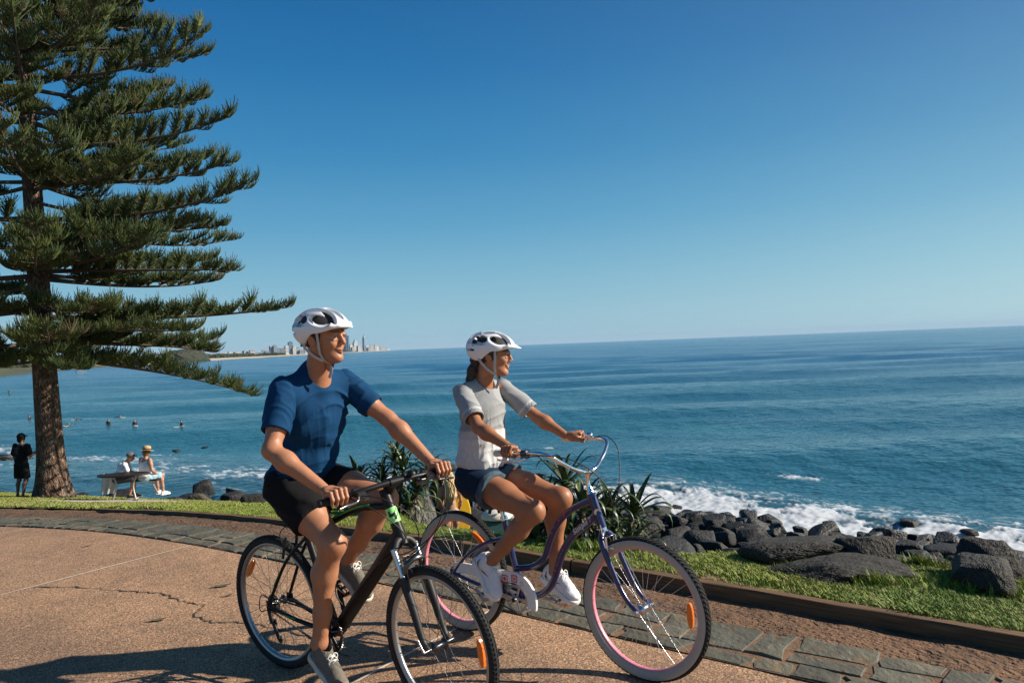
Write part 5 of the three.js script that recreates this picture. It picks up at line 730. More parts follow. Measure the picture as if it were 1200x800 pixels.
// ---- the man in blue ----
{
  const P = thing('person', 'man in blue t-shirt, black shorts and white helmet riding the black bicycle', 'person'); place(P, ...BIKE_M);
  const skin = [.385, .172, .092], hd = V(.548, 1.70, .02), yaw = .17, HM = new THREE.Matrix4().makeRotationFromEuler(new THREE.Euler(.02, yaw, -.03, 'YZX')).setPosition(hd), toHead = HM.clone().invert();
  const shR = V(.430, 1.440, .185), shL = V(.462, 1.440, -.180), elR = V(.492, 1.222, .325), elL = V(.645, 1.275, -.255), hipR = V(.275, .985, .095), hipL = V(.285, .985, -.095), knR = V(.585, .752, .105), knL = V(.735, .920, -.10), anR = V(.448, .262, .118), anL = V(.430, .585, -.115), neck = V(.455, 1.510, .005);
  const hb = new THREE.Matrix4().makeRotationFromEuler(new THREE.Euler(.035, -.27, 0)).setPosition(V(.905, 1.035, 0)), bar = (z) => V(-.026, -.012, z).applyMatrix4(hb);
  const hand = (q, W) => { const c = bar(q * .268), X = bar(q * .34).sub(bar(q * .2)).normalize(), up0 = V(-.10, 1, 0), Zf = q > 0 ? up0.clone().cross(X) : up0.clone().cross(X), z = Zf.normalize(); if (z.x < 0) z.multiplyScalar(-1); const y = z.clone().cross(X).multiplyScalar(1).normalize(); const M = new THREE.Matrix4().makeBasis(X, y.y < 0 ? y.multiplyScalar(-1) : y, z).setPosition(c); return [M, W.clone().multiplyScalar(1.02).applyMatrix4(M)]; };
  const fix = (g, M) => { const q = g.applyMatrix4(M); if (M.determinant() < 0) { const a = q.index.array; for (let i = 0; i < a.length; i += 3) { const t = a[i]; a[i] = a[i + 1]; a[i + 1] = t; } q.computeVertexNormals(); } return q; };
  const [MR, wR] = hand(1, V(.012, .040, -.080)), [ML, wL] = hand(-1, V(.006, .040, -.080));
  const s = new Solid(.03);
  s.ell(V(.40, 1.33, 0), V(.095, .15, .155)); s.ell(V(.31, 1.10, 0), V(.095, .15, .135)); s.ell(V(.255, .985, 0), V(.11, .09, .14)); s.cap(V(.43, 1.46, -.12), V(.43, 1.46, .12), .045, .045); s.cap(V(.440, 1.43, 0), neck, .075, .060); s.cap(neck, V(.508, 1.60, .012), .060, .052);
  armTo(s, shR, elR, wR, .0475); armTo(s, shL, elL, wL, .0475);
  leg(s, hipR, knR, anR, .090, V(-.95, 0, .05)); leg(s, hipL, knL, anL, .090, V(-.75, -.65, 0));
  s.disp = (x, y, z) => .0016 * fbm(x * 16, y * 16, z * 16, 3);
  const body = mesh('body', [s.geo(.0075, skinTone(skin)), headGeo({ skin, neck: neck.clone().applyMatrix4(toHead), stubble: 1, smile: .009, gaze: 0 }).applyMatrix4(HM), fix(gripHand(skin, 1.02, V(.012, .040, -.080)), MR), fix(gripHand(skin, 1.02, V(.006, .040, -.080)), ML)], skinMat, P);
  // hair below the helmet
  const hr = new Solid(.015); hr.ell(V(-.018, .020, 0), V(.094, .088, .0835)); hr.cut = (x, y, z, d) => Math.max(d, y - .06, x - (y < -.040 ? -.030 : y < -.030 ? .022 : y < -.004 ? .034 : .046), -.066 - y); hr.disp = (x, y, z) => .0022 * noise(x * 220, y * 60, z * 220); mesh('hair', hr.geo(.004).applyMatrix4(HM), mat(.030, .019, .012, .7), P);
  helmet(P, HM, { shell: mat(.74, .75, .77, .25, { clearcoat: .6 }), strap: mat(.42, .43, .42, .8), text: flatText('AZUR', .011).translate(-.062, .0625, 0) });
  // t-shirt: torso and sleeves, hollow at the cuffs and neck
  const pl = (p, n, a) => (a.x * n.x + a.y * n.y + a.z * n.z) - (p.x * n.x + p.y * n.y + p.z * n.z), blue = [.0018, .038, .108], dye = (x, y, z, c) => { const n = 1 + .05 * noise(x * 40, y * 40, z * 40); c[0] = blue[0] * n; c[1] = blue[1] * n; c[2] = blue[2] * n; };
  const t = new Solid(.045), rid = (q) => Math.pow(1 - Math.abs(Math.sin(q)), 1.7) * 1.5 - .35;
  t.ell(V(.402, 1.335, 0), V(.118, .165, .178)); t.ell(V(.33, 1.15, 0), V(.124, .16, .164)); t.ell(V(.275, 1.03, 0), V(.140, .12, .178)); t.cap(V(.425, 1.470, -.135), V(.415, 1.470, .135), .054, .056); t.cap(V(.428, 1.45, 0), V(.438, 1.535, .004), .088, .070); t.cap(V(.425, 1.50, -.05), V(.425, 1.47, -.15), .050, .048); t.cap(V(.425, 1.50, .05), V(.42, 1.47, .15), .050, .048);
  t.cap(V(.42, 1.42, .11), shR.clone().add(V(0, .0, .015)), .075, .060); t.cap(V(.43, 1.42, -.11), shL.clone().add(V(.01, 0, -.015)), .075, .060); t.cap(neck.clone().add(V(.030, .020, .003)), neck.clone().add(V(.105, .12, .01)), .062, .080, { sub: 1, k: .006 });
  t.cut = (x, y, z, d) => Math.max(d, .962 + .04 * (x - .27) - y);
  t.disp = (x, y, z) => { const n = fbm(x * 5, y * 5, z * 5, 2), n2 = fbm(x * 3 + 4, y * 3, z * 3, 2), fr = sm(.36, .44, x), up = sm(1.48, 1.40, y);
    const w = n2 * .06, q = y * .75 + 2.4 * (z + .02) * (z + .02) + .28 * (x - .4) + w;
    const drape = crease(q * 9, z * 1.6 + 3, x * 2) + .3 * crease(q * 17 + 5, z * 3, 2), vert = crease((z + .55 * x + w) * 9, y * 1.6, 1.5) + .2 * crease((z - .4 * x + w) * 16, y * 3, 7), crush = crease(y * 12, z * 4 + x * 4, 4), dia = crease((y - x * .8 + z * .4) * 9, z * 3, 9);
    return up * (-.0120 * drape * fr * sm(1.0, 1.10, y) - .0095 * vert * sm(1.45, 1.28, y) - .0085 * crush * sm(1.15, 1.05, y) - .0070 * dia * sm(.09, .14, Math.abs(z)) + .008); };
  const sleeve = (sh, el, f, r0, r1, ra, k) => { const e = sh.clone().lerp(el, f), n = el.clone().sub(sh).normalize(), q = new Solid(.03); q.cap(sh.clone().addScaledVector(n, -.02).add(V(-.005, .012, 0)), e.clone().addScaledVector(n, .05), r0, r1); q.cap(sh.clone().lerp(el, f - .06), el, ra, ra, { sub: 1, k: .003 }); q.disp = (x, y, z) => { const a = pl(sh, n, { x, y, z }); return (-.0075 * crease(a * 9 + 4 * (z + x), z * 4, y * 3) - .004 * crease(x * 9 + z * 9, y * 6, 3) + .002) * sm(.0, -.02, pl(e, n, { x, y, z })); }; q.cut = (x, y, z, d) => Math.max(d, pl(e, n, { x, y, z })); return q.geo(k, dye); };
  mesh('t_shirt', [t.geo(.0055, dye), sleeve(shR, elR, .66, .0660, .0645, .0505, .005), sleeve(shL, elL, .64, .0645, .0625, .0505, .005)], clothMat(.85), P);
  // shorts
  const k = new Solid(.04), eR = hipR.clone().lerp(knR, .60), eL = hipL.clone().lerp(knL, .50); k.ell(V(.262, .985, 0), V(.140, .105, .168)); k.cap(hipR, eR, .112, .098); k.cap(hipL, eL, .110, .096); k.cap(eR.clone().lerp(knR, .15), knR, .078, .072, { sub: 1, k: .004 }); k.cap(eL.clone().lerp(knL, .15), knL, .078, .072, { sub: 1, k: .004 });
  const dR = knR.clone().sub(hipR).normalize(), dL = knL.clone().sub(hipL).normalize(); k.cut = (x, y, z, d) => { const a = { x, y, z }; return Math.max(d, z > 0 ? pl(eR, dR, a) : pl(eL, dL, a)); }; k.disp = (x, y, z) => -.005 * Math.sin(60 * (x * .5 + y) + 8 * fbm(x * 6, y * 6, z * 6, 2)) * .8 - .003 * fbm(x * 20, y * 20, z * 20, 2);
  mesh('shorts', k.geo(.0075, (x, y, z, c) => { c[0] = .008; c[1] = .008; c[2] = .009; }), clothMat(.9, { sheen: 0 }), P);
  const grey = (x, y, z, c) => { const n = 1 + .12 * noise(x * 160, y * 160, z * 160), tp = x > .15 ? 1.25 : 1; c[0] = .150 * n * tp; c[1] = .135 * n * tp; c[2] = .112 * n * tp; }, so = { mat: clothMat(.85), color: grey, sole: mat(.55, .50, .42, .75), lace: mat(.72, .70, .66, .8) };
  shoe(P, frameAt(V(.450, .140, .118), V(.82, -.52, .06), V(.5, .85, .0)), { ...so, hi: .002 }); shoe(P, frameAt(V(.395, .500, -.115), V(.80, -.60, -.02), V(.6, .8, 0)), { ...so, color: (x, y, z, c) => { const n = 1 + .12 * noise(x * 160, y * 160, z * 160); c[0] = .150 * n; c[1] = .135 * n; c[2] = .112 * n; } });
}

// ---- the woman in grey ----
{
  const P = thing('person', 'smiling woman in pale grey t-shirt, denim shorts and white helmet riding the cruiser', 'person'); place(P, ...BIKE_W);
  const skin = [.335, .142, .070], hd = V(.298, 1.572, 0), yaw = .52, HM = new THREE.Matrix4().makeRotationFromEuler(new THREE.Euler(0, yaw, -.06, 'YZX')).scale(V(.96, .96, .96)).setPosition(hd), toHead = HM.clone().invert();
  const shR = V(.205, 1.375, .155), shL = V(.235, 1.385, -.155), elR = V(.385, 1.200, .235), elL = V(.415, 1.210, -.235), hipR = V(.205, .885, .085), hipL = V(.215, .885, -.085), knR = V(.615, .760, .090), knL = V(.665, .800, -.085), anR = V(.330, .468, .112), anL = V(.588, .392, -.112), neck = V(.222, 1.425, 0);
  const fix = (g, M) => { const q = g.applyMatrix4(M); if (M.determinant() < 0) { const a = q.index.array; for (let i = 0; i < a.length; i += 3) { const t = a[i]; a[i] = a[i + 1]; a[i + 1] = t; } q.computeVertexNormals(); } return q; };
  const W = V(.058, .034, -.052), mk = (q) => { const c = V(.640, 1.0905 + (q < 0 ? .004 : 0), q * .2935), X = V(-1, -.06, 0).normalize(), z = V(-.10, .10, q).normalize(), y = V(-.06, 1, 0).sub(z.clone().multiplyScalar(V(-.06, 1, 0).dot(z))).normalize(); return new THREE.Matrix4().makeBasis(X, y, z).setPosition(c); }, MR = mk(1), ML = mk(-1), kk = .86, wR = W.clone().multiplyScalar(kk).applyMatrix4(MR), wL = W.clone().multiplyScalar(kk).applyMatrix4(ML);
  const s = new Solid(.03);
  s.ell(V(.20, 1.26, 0), V(.085, .14, .125)); s.ell(V(.185, 1.05, 0), V(.085, .14, .110)); s.ell(V(.18, .92, 0), V(.11, .09, .14)); s.cap(V(.21, 1.385, -.10), V(.205, 1.385, .10), .036, .036); s.cap(V(.212, 1.36, 0), neck, .06, .047); s.cap(neck, V(.265, 1.50, 0), .047, .044);
  armTo(s, shR, elR, wR, .0385); armTo(s, shL, elL, wL, .0385); leg(s, hipR, knR, anR, .082, V(-.6, -.7, .05)); leg(s, hipL, knL, anL, .082, V(-.95, -.1, 0)); s.disp = (x, y, z) => .001 * fbm(x * 16, y * 16, z * 16, 2);
  mesh('body', [s.geo(.0072, skinTone(skin)), headGeo({ skin: [.375, .168, .092], neck: neck.clone().applyMatrix4(toHead), fem: 1, w: .95, smile: .007 }).applyMatrix4(HM), fix(gripHand(skin, kk, W), MR), fix(gripHand(skin, kk, W), ML)], skinMat, P);
  const hairM = mat(.030, .016, .009, .55), hr = new Solid(.02); hr.ell(V(-.020, .022, 0), V(.098, .090, .0825)); hr.cap(V(-.075, -.015, 0), V(-.098, -.035, 0), .042, .024); hr.chain([V(-.098, -.035, 0), V(-.116, -.09, .004), V(-.128, -.15, .008), V(-.134, -.205, .010)], [.020, .027, .022, .005], { k: .015 }); hr.cut = (x, y, z, d) => Math.max(d, y - .06, x > -.06 ? Math.max(x - (.040 + .5 * Math.min(0, y)), -.055 - y) : -1); hr.disp = (x, y, z) => .0032 * Math.sin(z * 420 + 30 * noise(x * 20, y * 8, z * 20) + x * 200) * .5 + .002 * noise(x * 120, y * 30, z * 120);
  mesh('hair', hr.geo(.004).applyMatrix4(HM), hairM, P);
  helmet(P, HM, { shell: mat(.76, .76, .78, .25, { clearcoat: .6 }), strap: mat(.40, .41, .40, .8), text: flatText('AZUR', .011).translate(-.062, .0625, 0) });
  const pl = (p, n, a) => (a.x * n.x + a.y * n.y + a.z * n.z) - (p.x * n.x + p.y * n.y + p.z * n.z), rid = (q) => Math.pow(1 - Math.abs(Math.sin(q)), 1.7) * 1.5 - .35, t = new Solid(.045);
  t.ell(V(.208, 1.27, 0), V(.112, .150, .150)); t.ell(V(.200, 1.10, 0), V(.120, .16, .150)); t.ell(V(.195, .985, 0), V(.130, .09, .158)); t.cap(V(.210, 1.395, -.115), V(.206, 1.395, .115), .044, .044); t.cap(V(.212, 1.37, 0), V(.220, 1.418, 0), .074, .064);
  t.cap(neck.clone().add(V(.022, .006, 0)), neck.clone().add(V(.085, .10, 0)), .056, .080, { sub: 1, k: .006 }); t.cut = (x, y, z, d) => Math.max(d, .948 + .012 * Math.sin(x * 30 + z * 14) - y);
  t.disp = (x, y, z) => { const w = .05 * fbm(x * 4, y * 4, z * 4, 2); return -.0085 * crease((z + .6 * x + w) * 9, y * 1.7, 1.5) * sm(1.40, 1.2, y) - .0045 * crease((z - .5 * x + w) * 17, y * 3, 8) * sm(1.34, 1.1, y) - .0075 * crease((y - .5 * x + 1.4 * z * z + w) * 10, z * 3, 3) * sm(1.42, 1.32, y) - .006 * crease(y * 12, z * 4 + x * 4, 4) * sm(1.08, 1.0, y) + .006; };
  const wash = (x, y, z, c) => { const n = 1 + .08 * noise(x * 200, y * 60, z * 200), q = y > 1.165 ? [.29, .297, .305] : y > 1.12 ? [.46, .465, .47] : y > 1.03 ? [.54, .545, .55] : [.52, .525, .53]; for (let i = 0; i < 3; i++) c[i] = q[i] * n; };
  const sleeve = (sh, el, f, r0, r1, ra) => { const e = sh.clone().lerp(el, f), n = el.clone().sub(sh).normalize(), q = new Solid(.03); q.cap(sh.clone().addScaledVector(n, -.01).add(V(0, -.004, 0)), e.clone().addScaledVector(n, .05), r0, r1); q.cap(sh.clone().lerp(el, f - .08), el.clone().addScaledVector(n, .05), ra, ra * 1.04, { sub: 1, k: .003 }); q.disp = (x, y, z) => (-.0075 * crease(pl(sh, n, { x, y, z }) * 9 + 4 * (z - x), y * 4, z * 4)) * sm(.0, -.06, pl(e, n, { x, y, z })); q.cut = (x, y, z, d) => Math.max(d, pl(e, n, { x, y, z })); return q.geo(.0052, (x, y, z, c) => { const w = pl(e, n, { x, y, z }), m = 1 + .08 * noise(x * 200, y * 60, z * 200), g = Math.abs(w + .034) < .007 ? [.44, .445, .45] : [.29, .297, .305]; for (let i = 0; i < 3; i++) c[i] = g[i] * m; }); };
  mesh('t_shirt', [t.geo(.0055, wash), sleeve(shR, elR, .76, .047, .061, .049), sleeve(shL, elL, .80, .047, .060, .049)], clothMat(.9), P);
  const k = new Solid(.04), eR = hipR.clone().lerp(knR, .34), eL = hipL.clone().lerp(knL, .30), den = tex(256, (u, v, i, j) => { const n = .5 + .3 * (hsh(i, j, 1) - .5) + .25 * ((i + j) % 3 === 0 ? 1 : 0); return [n, n, n]; }, false, [1, 1]); k.ell(V(.195, .905, 0), V(.138, .098, .162)); k.cap(hipR, eR, .106, .100); k.cap(hipL, eL, .104, .098);
  const dR = knR.clone().sub(hipR).normalize(), dL = knL.clone().sub(hipL).normalize();
  k.cap(eR.clone().lerp(knR, -.02), knR, .083, .07, { sub: 1, k: .004 }); k.cap(eL.clone().lerp(knL, -.02), knL, .083, .07, { sub: 1, k: .004 });
  k.disp = (x, y, z) => { const a = { x, y, z }, e = Math.abs(z) > .02 ? (z > 0 ? pl(eR, dR, a) : pl(eL, dL, a)) : -1; return -.004 * Math.sin(70 * (x * .4 + y) + 9 * fbm(x * 6, y * 6, z * 6, 2)) - (e > -.034 && e < .01 ? .006 : 0) - .002 * fbm(x * 30, y * 30, z * 30, 2); };
  k.cut = (x, y, z, d) => { const a = { x, y, z }; return Math.max(d, z > 0 ? pl(eR, dR, a) : pl(eL, dL, a), y - .992); };
  mesh('shorts', k.geo(.006, (x, y, z, c) => { const a = { x, y, z }, e = z > 0 ? pl(eR, dR, a) : pl(eL, dL, a), n = 1 + .35 * fbm(x * 40, y * 40, z * 40, 3) + .2 * noise(x * 300, y * 300, z * 300), q = e > -.034 ? [.060, .092, .12] : [.008, .022, .048]; for (let i = 0; i < 3; i++) c[i] = q[i] * n; }), clothMat(.85), P);
  const wh = (x, y, z, c) => { const n = 1 + .03 * noise(x * 200, y * 200, z * 200); c[0] = .74 * n; c[1] = .75 * n; c[2] = .78 * n; }, so = { mat: clothMat(.7), color: wh, sole: mat(.74, .74, .75, .6), lace: mat(.80, .80, .80, .8), mark: mat(.015, .015, .018, .5), L: .88 };
  shoe(P, frameAt(V(.262, .395, .118), V(.64, -.77, .10), V(.77, .64, 0)), so); shoe(P, frameAt(V(.565, .310, -.118), V(.90, -.44, -.02), V(.44, .9, 0)), so);
}
// ---------- picnic table, people round it, bathers, surfers ----------
// a small figure from joints: o = {root, joints in metres, skin, parts: cloth pieces}
function figure(name, label, pos, turn, J, o) {
  const P = thing('person', label, 'person', pos, turn), s = new Solid(.03), k = o.k ?? 1; P.scale.setScalar(k);
  const hd = J.head, nk = J.neck, pel = J.pelvis, ch = J.chest; const wd = o.w ?? 1;
  s.ell(ch, V(.105 * wd, .17, .155 * wd)); s.cap(ch.clone().lerp(pel, .35), pel, .115 * wd, .125 * wd, { n: J.fwd ?? X1, q: 1.25 }); s.cap(V(J.shR.x, J.shR.y, J.shR.z), V(J.shL.x, J.shL.y, J.shL.z), .048, .048); s.cap(ch.clone().lerp(nk, .6), nk, .07, .052); s.cap(nk, hd.clone().add(V(-.02, -.05, 0)), .052, .05);
  s.ell(hd, V(.092, .115, .075)); s.cap(hd.clone().add(o.face ?? V(.08, -.02, 0)), hd.clone().add((o.face ?? V(.08, -.02, 0)).clone().multiplyScalar(1.28)), .016, .010, { k: .02 });
  for (const q of ['R', 'L']) { armTo(s, J['sh' + q], J['el' + q], J['wr' + q], .044 * wd); const d = J['wr' + q].clone().sub(J['el' + q]).normalize(), h = J['wr' + q].clone().addScaledVector(d, .07); s.cap(J['wr' + q], h, .026, .030, { k: .02 }); for (let f = -1.5; f < 2; f++) s.cap(h, h.clone().addScaledVector(d, .075 - .008 * Math.abs(f)).add(V(0, 0, f * .016)), .011, .008, { k: .006 }); s.cap(h.clone().addScaledVector(d, -.03), h.clone().add(V(.03, .01, 0)), .012, .009, { k: .008 }); leg(s, J['hip' + q], J['kn' + q], J['an' + q], .078 * wd, J.back ?? V(-1, 0, 0)); if (!o.shoes) { const f = J['an' + q], fw = J['ft' + q] ?? X1; s.cap(f.clone().add(V(0, -.05, 0)).addScaledVector(fw, -.04), f.clone().add(V(0, -.055, 0)).addScaledVector(fw, .14), .033, .026, { k: .03 }); } }
  mesh('body', s.geo(.013, skinTone(o.skin)), skinMat, P);
  const wear = (nm, sol, c, cell = .013, m = clothMat(.88)) => mesh(nm, sol.geo(cell, (x, y, z, q) => { const n = 1 + .06 * noise(x * 30, y * 30, z * 30); const e = typeof c === 'function' ? c(x, y, z) : c; q[0] = e[0] * n; q[1] = e[1] * n; q[2] = e[2] * n; }), m, P);
  return { P, wear, s };
}
const fold = (a) => (x, y, z) => -a * Math.sin(40 * z + 30 * x + 8 * fbm(x * 5, y * 5, z * 5, 2)) - a * .6 * Math.sin(55 * y + 9 * fbm(x * 4, y * 4, z * 4, 2));

// round seat-table on a concrete pad
{
  const c = onLand(146, 18.6), [s0, t0] = toST(c.x, c.z), pad = sheet(20, 14, (i, j) => { const s = PADS[0] + (PADS[1] - PADS[0]) * i / 20, t = PADS[2] + (PADS[3] - PADS[2]) * j / 14, p = P3(s, t); return [p.x, p.y + .03 + .004 * fbm(s * 3, t * 3), p.z, p.x, p.z]; });
  struct('concrete_pad', pad, mat(.40, .35, .28, .95, { bumpMap: T_DIRTB, bumpScale: .004 }));
  const T = thing('picnic_table', 'dark oval picnic table with bent steel legs and bench seats on a concrete pad', 'table', V(c.x, c.y + .03, c.z), .12), wood = mat(.045, .030, .022, .6, { map: T_WOOD, bumpMap: T_WOODB, bumpScale: .004 }), st = mat(.34, .31, .26, .45, { metalness: .6 });
  const oval = (rx, rz, y, h) => { const q = new THREE.Shape(); q.absellipse(0, 0, rx, rz, 0, 2 * PI); return new THREE.ExtrudeGeometry(q, { depth: h, bevelSize: .012, bevelThickness: .012, bevelSegments: 2, curveSegments: 30 }).rotateX(-PI / 2).translate(0, y, 0); };
  mesh('table_top', oval(.66, .36, .70, .018), wood, T);
  const seatF = cbox(1.30, .045, .26, .012, .1, .435, -.62), seatB = cbox(1.1, .045, .26, .012, .0, .435, .60); mesh('seat', seatF, wood, T);
  for (const q of [-1, 1]) { mesh('leg', tube([V(q * .62 + .02, .0, -.78), V(q * .50, .42, -.60), V(q * .34, .66, -.2), V(q * .30, .70, .0)], .028, 18, 8), st, T); mesh('leg', tube([V(q * .30 + .05, .70, .0), V(q * .22 + .05, .40, .05), V(q * .30 + .05, .03, .12)], .026, 14, 8), st, T); mesh('base_plate', box(.14, .014, .12, q * .30 + .05, .01, .12), st, T); }
  // the two on the bench, backs to the path
  T.scale.setScalar(.88); const off = (x, y, z) => V(c.x, c.y + .03, c.z).add(V(x, y, z).applyAxisAngle(Y1, .12));
  { // woman in straw hat: figure faces +x in its own frame, turned out to sea and to the right
    const J = { pelvis: V(0, .10, 0), chest: V(.03, .42, 0), neck: V(.05, .62, 0), head: V(.09, .76, 0), shR: V(.04, .56, .19), shL: V(.04, .56, -.19), elR: V(.03, .30, .28), elL: V(.08, .30, -.26), wrR: V(.22, .16, .20), wrL: V(.25, .18, -.12), hipR: V(.02, .07, .10), hipL: V(.02, .07, -.10), knR: V(.42, .10, .16), knL: V(.44, .08, -.10), anR: V(.40, -.33, .20), anL: V(.46, -.34, -.10) };
    const { P, wear } = figure('', 'woman in straw hat, white singlet and pale blue shorts sitting on the picnic table\'s bench', off(.30, .36, -.56), 1.05, J, { k: .92, skin: [.40, .205, .13], w: 1.12, shoes: 1 });
    const t = new Solid(.04); t.ell(V(.03, .36, 0), V(.142, .21, .202)); t.ell(V(.0, .16, 0), V(.16, .12, .21)); for (const q of [-1, 1]) t.cap(V(.01, .50, q * .10), V(.03, .60, q * .095), .05, .036, { k: .02 }); t.cut = (x, y, z, d) => Math.max(d, y - .605, .06 - y); t.disp = fold(.005); wear('singlet', t, [.72, .72, .73], .011);
    const k = new Solid(.04); k.ell(V(0, .08, 0), V(.17, .12, .20)); k.cap(J.hipR, V(.30, .10, .15), .118, .112); k.cap(J.hipL, V(.30, .09, -.10), .118, .112); k.disp = fold(.005); wear('shorts', k, [.30, .44, .52]);
    const hair = new Solid(.02); hair.ell(V(.07, .76, 0), V(.105, .115, .092)); wear('hair', hair, [.20, .10, .045], .01);
    const H = new THREE.Group(); H.name = 'straw_hat'; P.add(H); H.position.set(.09, .84, 0); H.rotation.z = -.12; mesh('crown', new THREE.LatheGeometry([[.105, -.01], [.108, .04], [.10, .085], [.06, .105], [.0001, .11]].map(([a, b]) => new THREE.Vector2(a, b)), 28), mat(.46, .32, .15, .9, { bumpMap: T_KNIT, bumpScale: .002 }), H); mesh('brim', sheet(32, 4, (i, j) => { const a = i / 32 * 2 * PI, r = .10 + .095 * j / 4; return [Math.cos(a) * r, -.012 - .015 * (j / 4) ** 2 + .012 * Math.sin(2 * a) * j / 4, -Math.sin(a) * r, i, j]; }), new THREE.MeshPhysicalMaterial({ color: col(.38, .25, .11), roughness: .9, side: THREE.DoubleSide }), H); mesh('hat_band', new THREE.CylinderGeometry(.1095, .1085, .03, 28, 1, true).translate(0, .01, 0), mat(.03, .025, .02, .8), H);
    const so = { mat: clothMat(.8), color: (x, y, z, c) => { c[0] = c[1] = c[2] = .75; }, sole: mat(.75, .75, .75, .7), lace: mat(.7, .7, .7, .8), L: .95 }; for (const q of ['R', 'L']) shoe(P, frameAt(J['an' + q].clone().add(V(.02, -.115, 0)), V(1, 0, .1), Y1), so);
  }
  { const J = { pelvis: V(0, .10, 0), chest: V(.14, .38, 0), neck: V(.24, .55, 0), head: V(.34, .66, .02), shR: V(.20, .50, .18), shL: V(.20, .50, -.18), elR: V(.30, .24, .24), elL: V(.28, .24, -.22), wrR: V(.50, .16, .16), wrL: V(.50, .15, -.14), hipR: V(.02, .08, .09), hipL: V(.02, .08, -.09), knR: V(.44, .10, .12), knL: V(.43, .11, -.12), anR: V(.30, -.33, .14), anL: V(.36, -.33, -.10) };
    const { P, wear } = figure('', 'person in grey cap and white t-shirt bending forward on the bench beside the straw hat', off(-.32, .36, -.52), .30, J, { k: .92, skin: [.33, .165, .10], shoes: 1, face: V(.075, -.05, .01) });
    const t = new Solid(.04); t.ell(V(.13, .37, 0), V(.135, .19, .175)); t.ell(V(.03, .19, 0), V(.135, .13, .165)); for (const q of ['R', 'L']) t.cap(J['sh' + q], J['sh' + q].clone().lerp(J['el' + q], .6), .07, .068); t.cut = (x, y, z, d) => Math.max(d, .08 - y); t.disp = fold(.006); wear('t_shirt', t, [.70, .71, .73], .011);
    const k = new Solid(.04); k.ell(V(0, .08, 0), V(.15, .11, .175)); k.cap(J.hipR, V(.36, .10, .115), .108, .095); k.cap(J.hipL, V(.36, .10, -.115), .108, .095); wear('shorts', k, [.045, .05, .06]);
    const cp = new Solid(.02); cp.ell(V(.33, .72, .02), V(.108, .075, .092)); cp.cap(V(.40, .70, -.03), V(.48, .665, -.02), .03, .025, { n: Y1, q: 3 }); cp.cap(V(.40, .70, .07), V(.48, .665, .06), .03, .025, { n: Y1, q: 3 }); cp.cut = (x, y, z, d) => Math.max(d, .655 + .35 * Math.max(0, .40 - x) * 0 - y); wear('cap', cp, [.16, .12, .11], .008);
    const so = { mat: clothMat(.8), color: (x, y, z, c) => { c[0] = c[1] = c[2] = .035; }, sole: mat(.5, .5, .5, .7), lace: mat(.5, .5, .5, .8) }; for (const q of ['R', 'L']) shoe(P, frameAt(J['an' + q].clone().add(V(.02, -.115, 0)), V(1, 0, .1), Y1), so);
    // pale towel hanging over the seat end
    const tw = sheet(10, 12, (i, j) => { const u = i / 10 - .5, v = j / 12; return [u * .34 * (1 - .1 * v) + .02 * Math.sin(v * 4), .56 - .50 * v, .03 * Math.sin(u * 14 + v * 2) + .02 * v, u, v]; }), tm = mesh('', tw, new THREE.MeshPhysicalMaterial({ color: col(.42, .43, .40), roughness: .95, side: THREE.DoubleSide })); tm.position.copy(off(-.50, 0.06, -.40)); tm.rotation.y = .25; top(tm, 'towel', 'pale grey towel hanging over the end of the picnic bench', 'towel');
  }
}
// the one leaning by the pine, in its shade
{
  const g = onLand(27, 20.6), J = { pelvis: V(0, .93, 0), chest: V(.02, 1.24, 0), neck: V(.03, 1.46, 0), head: V(.05, 1.61, -.01), shR: V(.02, 1.40, .19), shL: V(.02, 1.40, -.19), elR: V(.03, 1.15, .27), elL: V(.01, 1.14, -.25), wrR: V(.22, 1.24, .32), wrL: V(.10, .92, -.24), hipR: V(0, .90, .10), hipL: V(0, .90, -.10), knR: V(.03, .49, .11), knL: V(.04, .49, -.13), anR: V(-.02, .09, .04), anL: V(.0, .09, -.16) };
  const { P, wear } = figure('', 'person in black t-shirt and dark shorts leaning by the pine trunk, back to the path', g, PI / 2 - .25, J, { skin: [.20, .10, .065] });
  const t = new Solid(.04); t.ell(V(.02, 1.25, 0), V(.135, .20, .19)); t.ell(V(.0, 1.0, 0), V(.135, .16, .18)); for (const q of ['R', 'L']) t.cap(J['sh' + q], J['sh' + q].clone().lerp(J['el' + q], .75), .075, .08); t.cut = (x, y, z, d) => Math.max(d, .84 - y); t.disp = fold(.006); wear('t_shirt', t, [.010, .010, .011], .012, clothMat(.95, { sheen: 0 }));
  const k = new Solid(.04); k.ell(V(0, .88, 0), V(.145, .12, .18)); k.cap(J.hipR, V(.02, .58, .105), .105, .115); k.cap(J.hipL, V(.02, .58, -.12), .105, .115); k.cut = (x, y, z, d) => Math.max(d, .54 - y); wear('shorts', k, [.009, .009, .010], .012, clothMat(.95, { sheen: 0 }));
  const h = new Solid(.02); h.ell(V(.03, 1.645, -.01), V(.112, .105, .098)); h.cap(V(-.05, 1.56, 0), V(-.05, 1.52, 0), .05, .03); h.cap(V(.09, 1.665, .03), V(.16, 1.65, .03), .05, .045, { n: Y1, q: 3.5 }); wear('hair', h, [.012, .010, .009], .01);
  // faint print across the back of the shirt
  mesh('back_print', [box(.003, .012, .20, -.137, 1.36, 0), box(.003, .13, .012, -.137, 1.28, 0), ...[0, 1, 2, 3].map((i) => box(.003, .006, .16, -.139 - .0 * i, 1.315 - i * .035, 0))], mat(.10, .10, .10, .8), P);
}
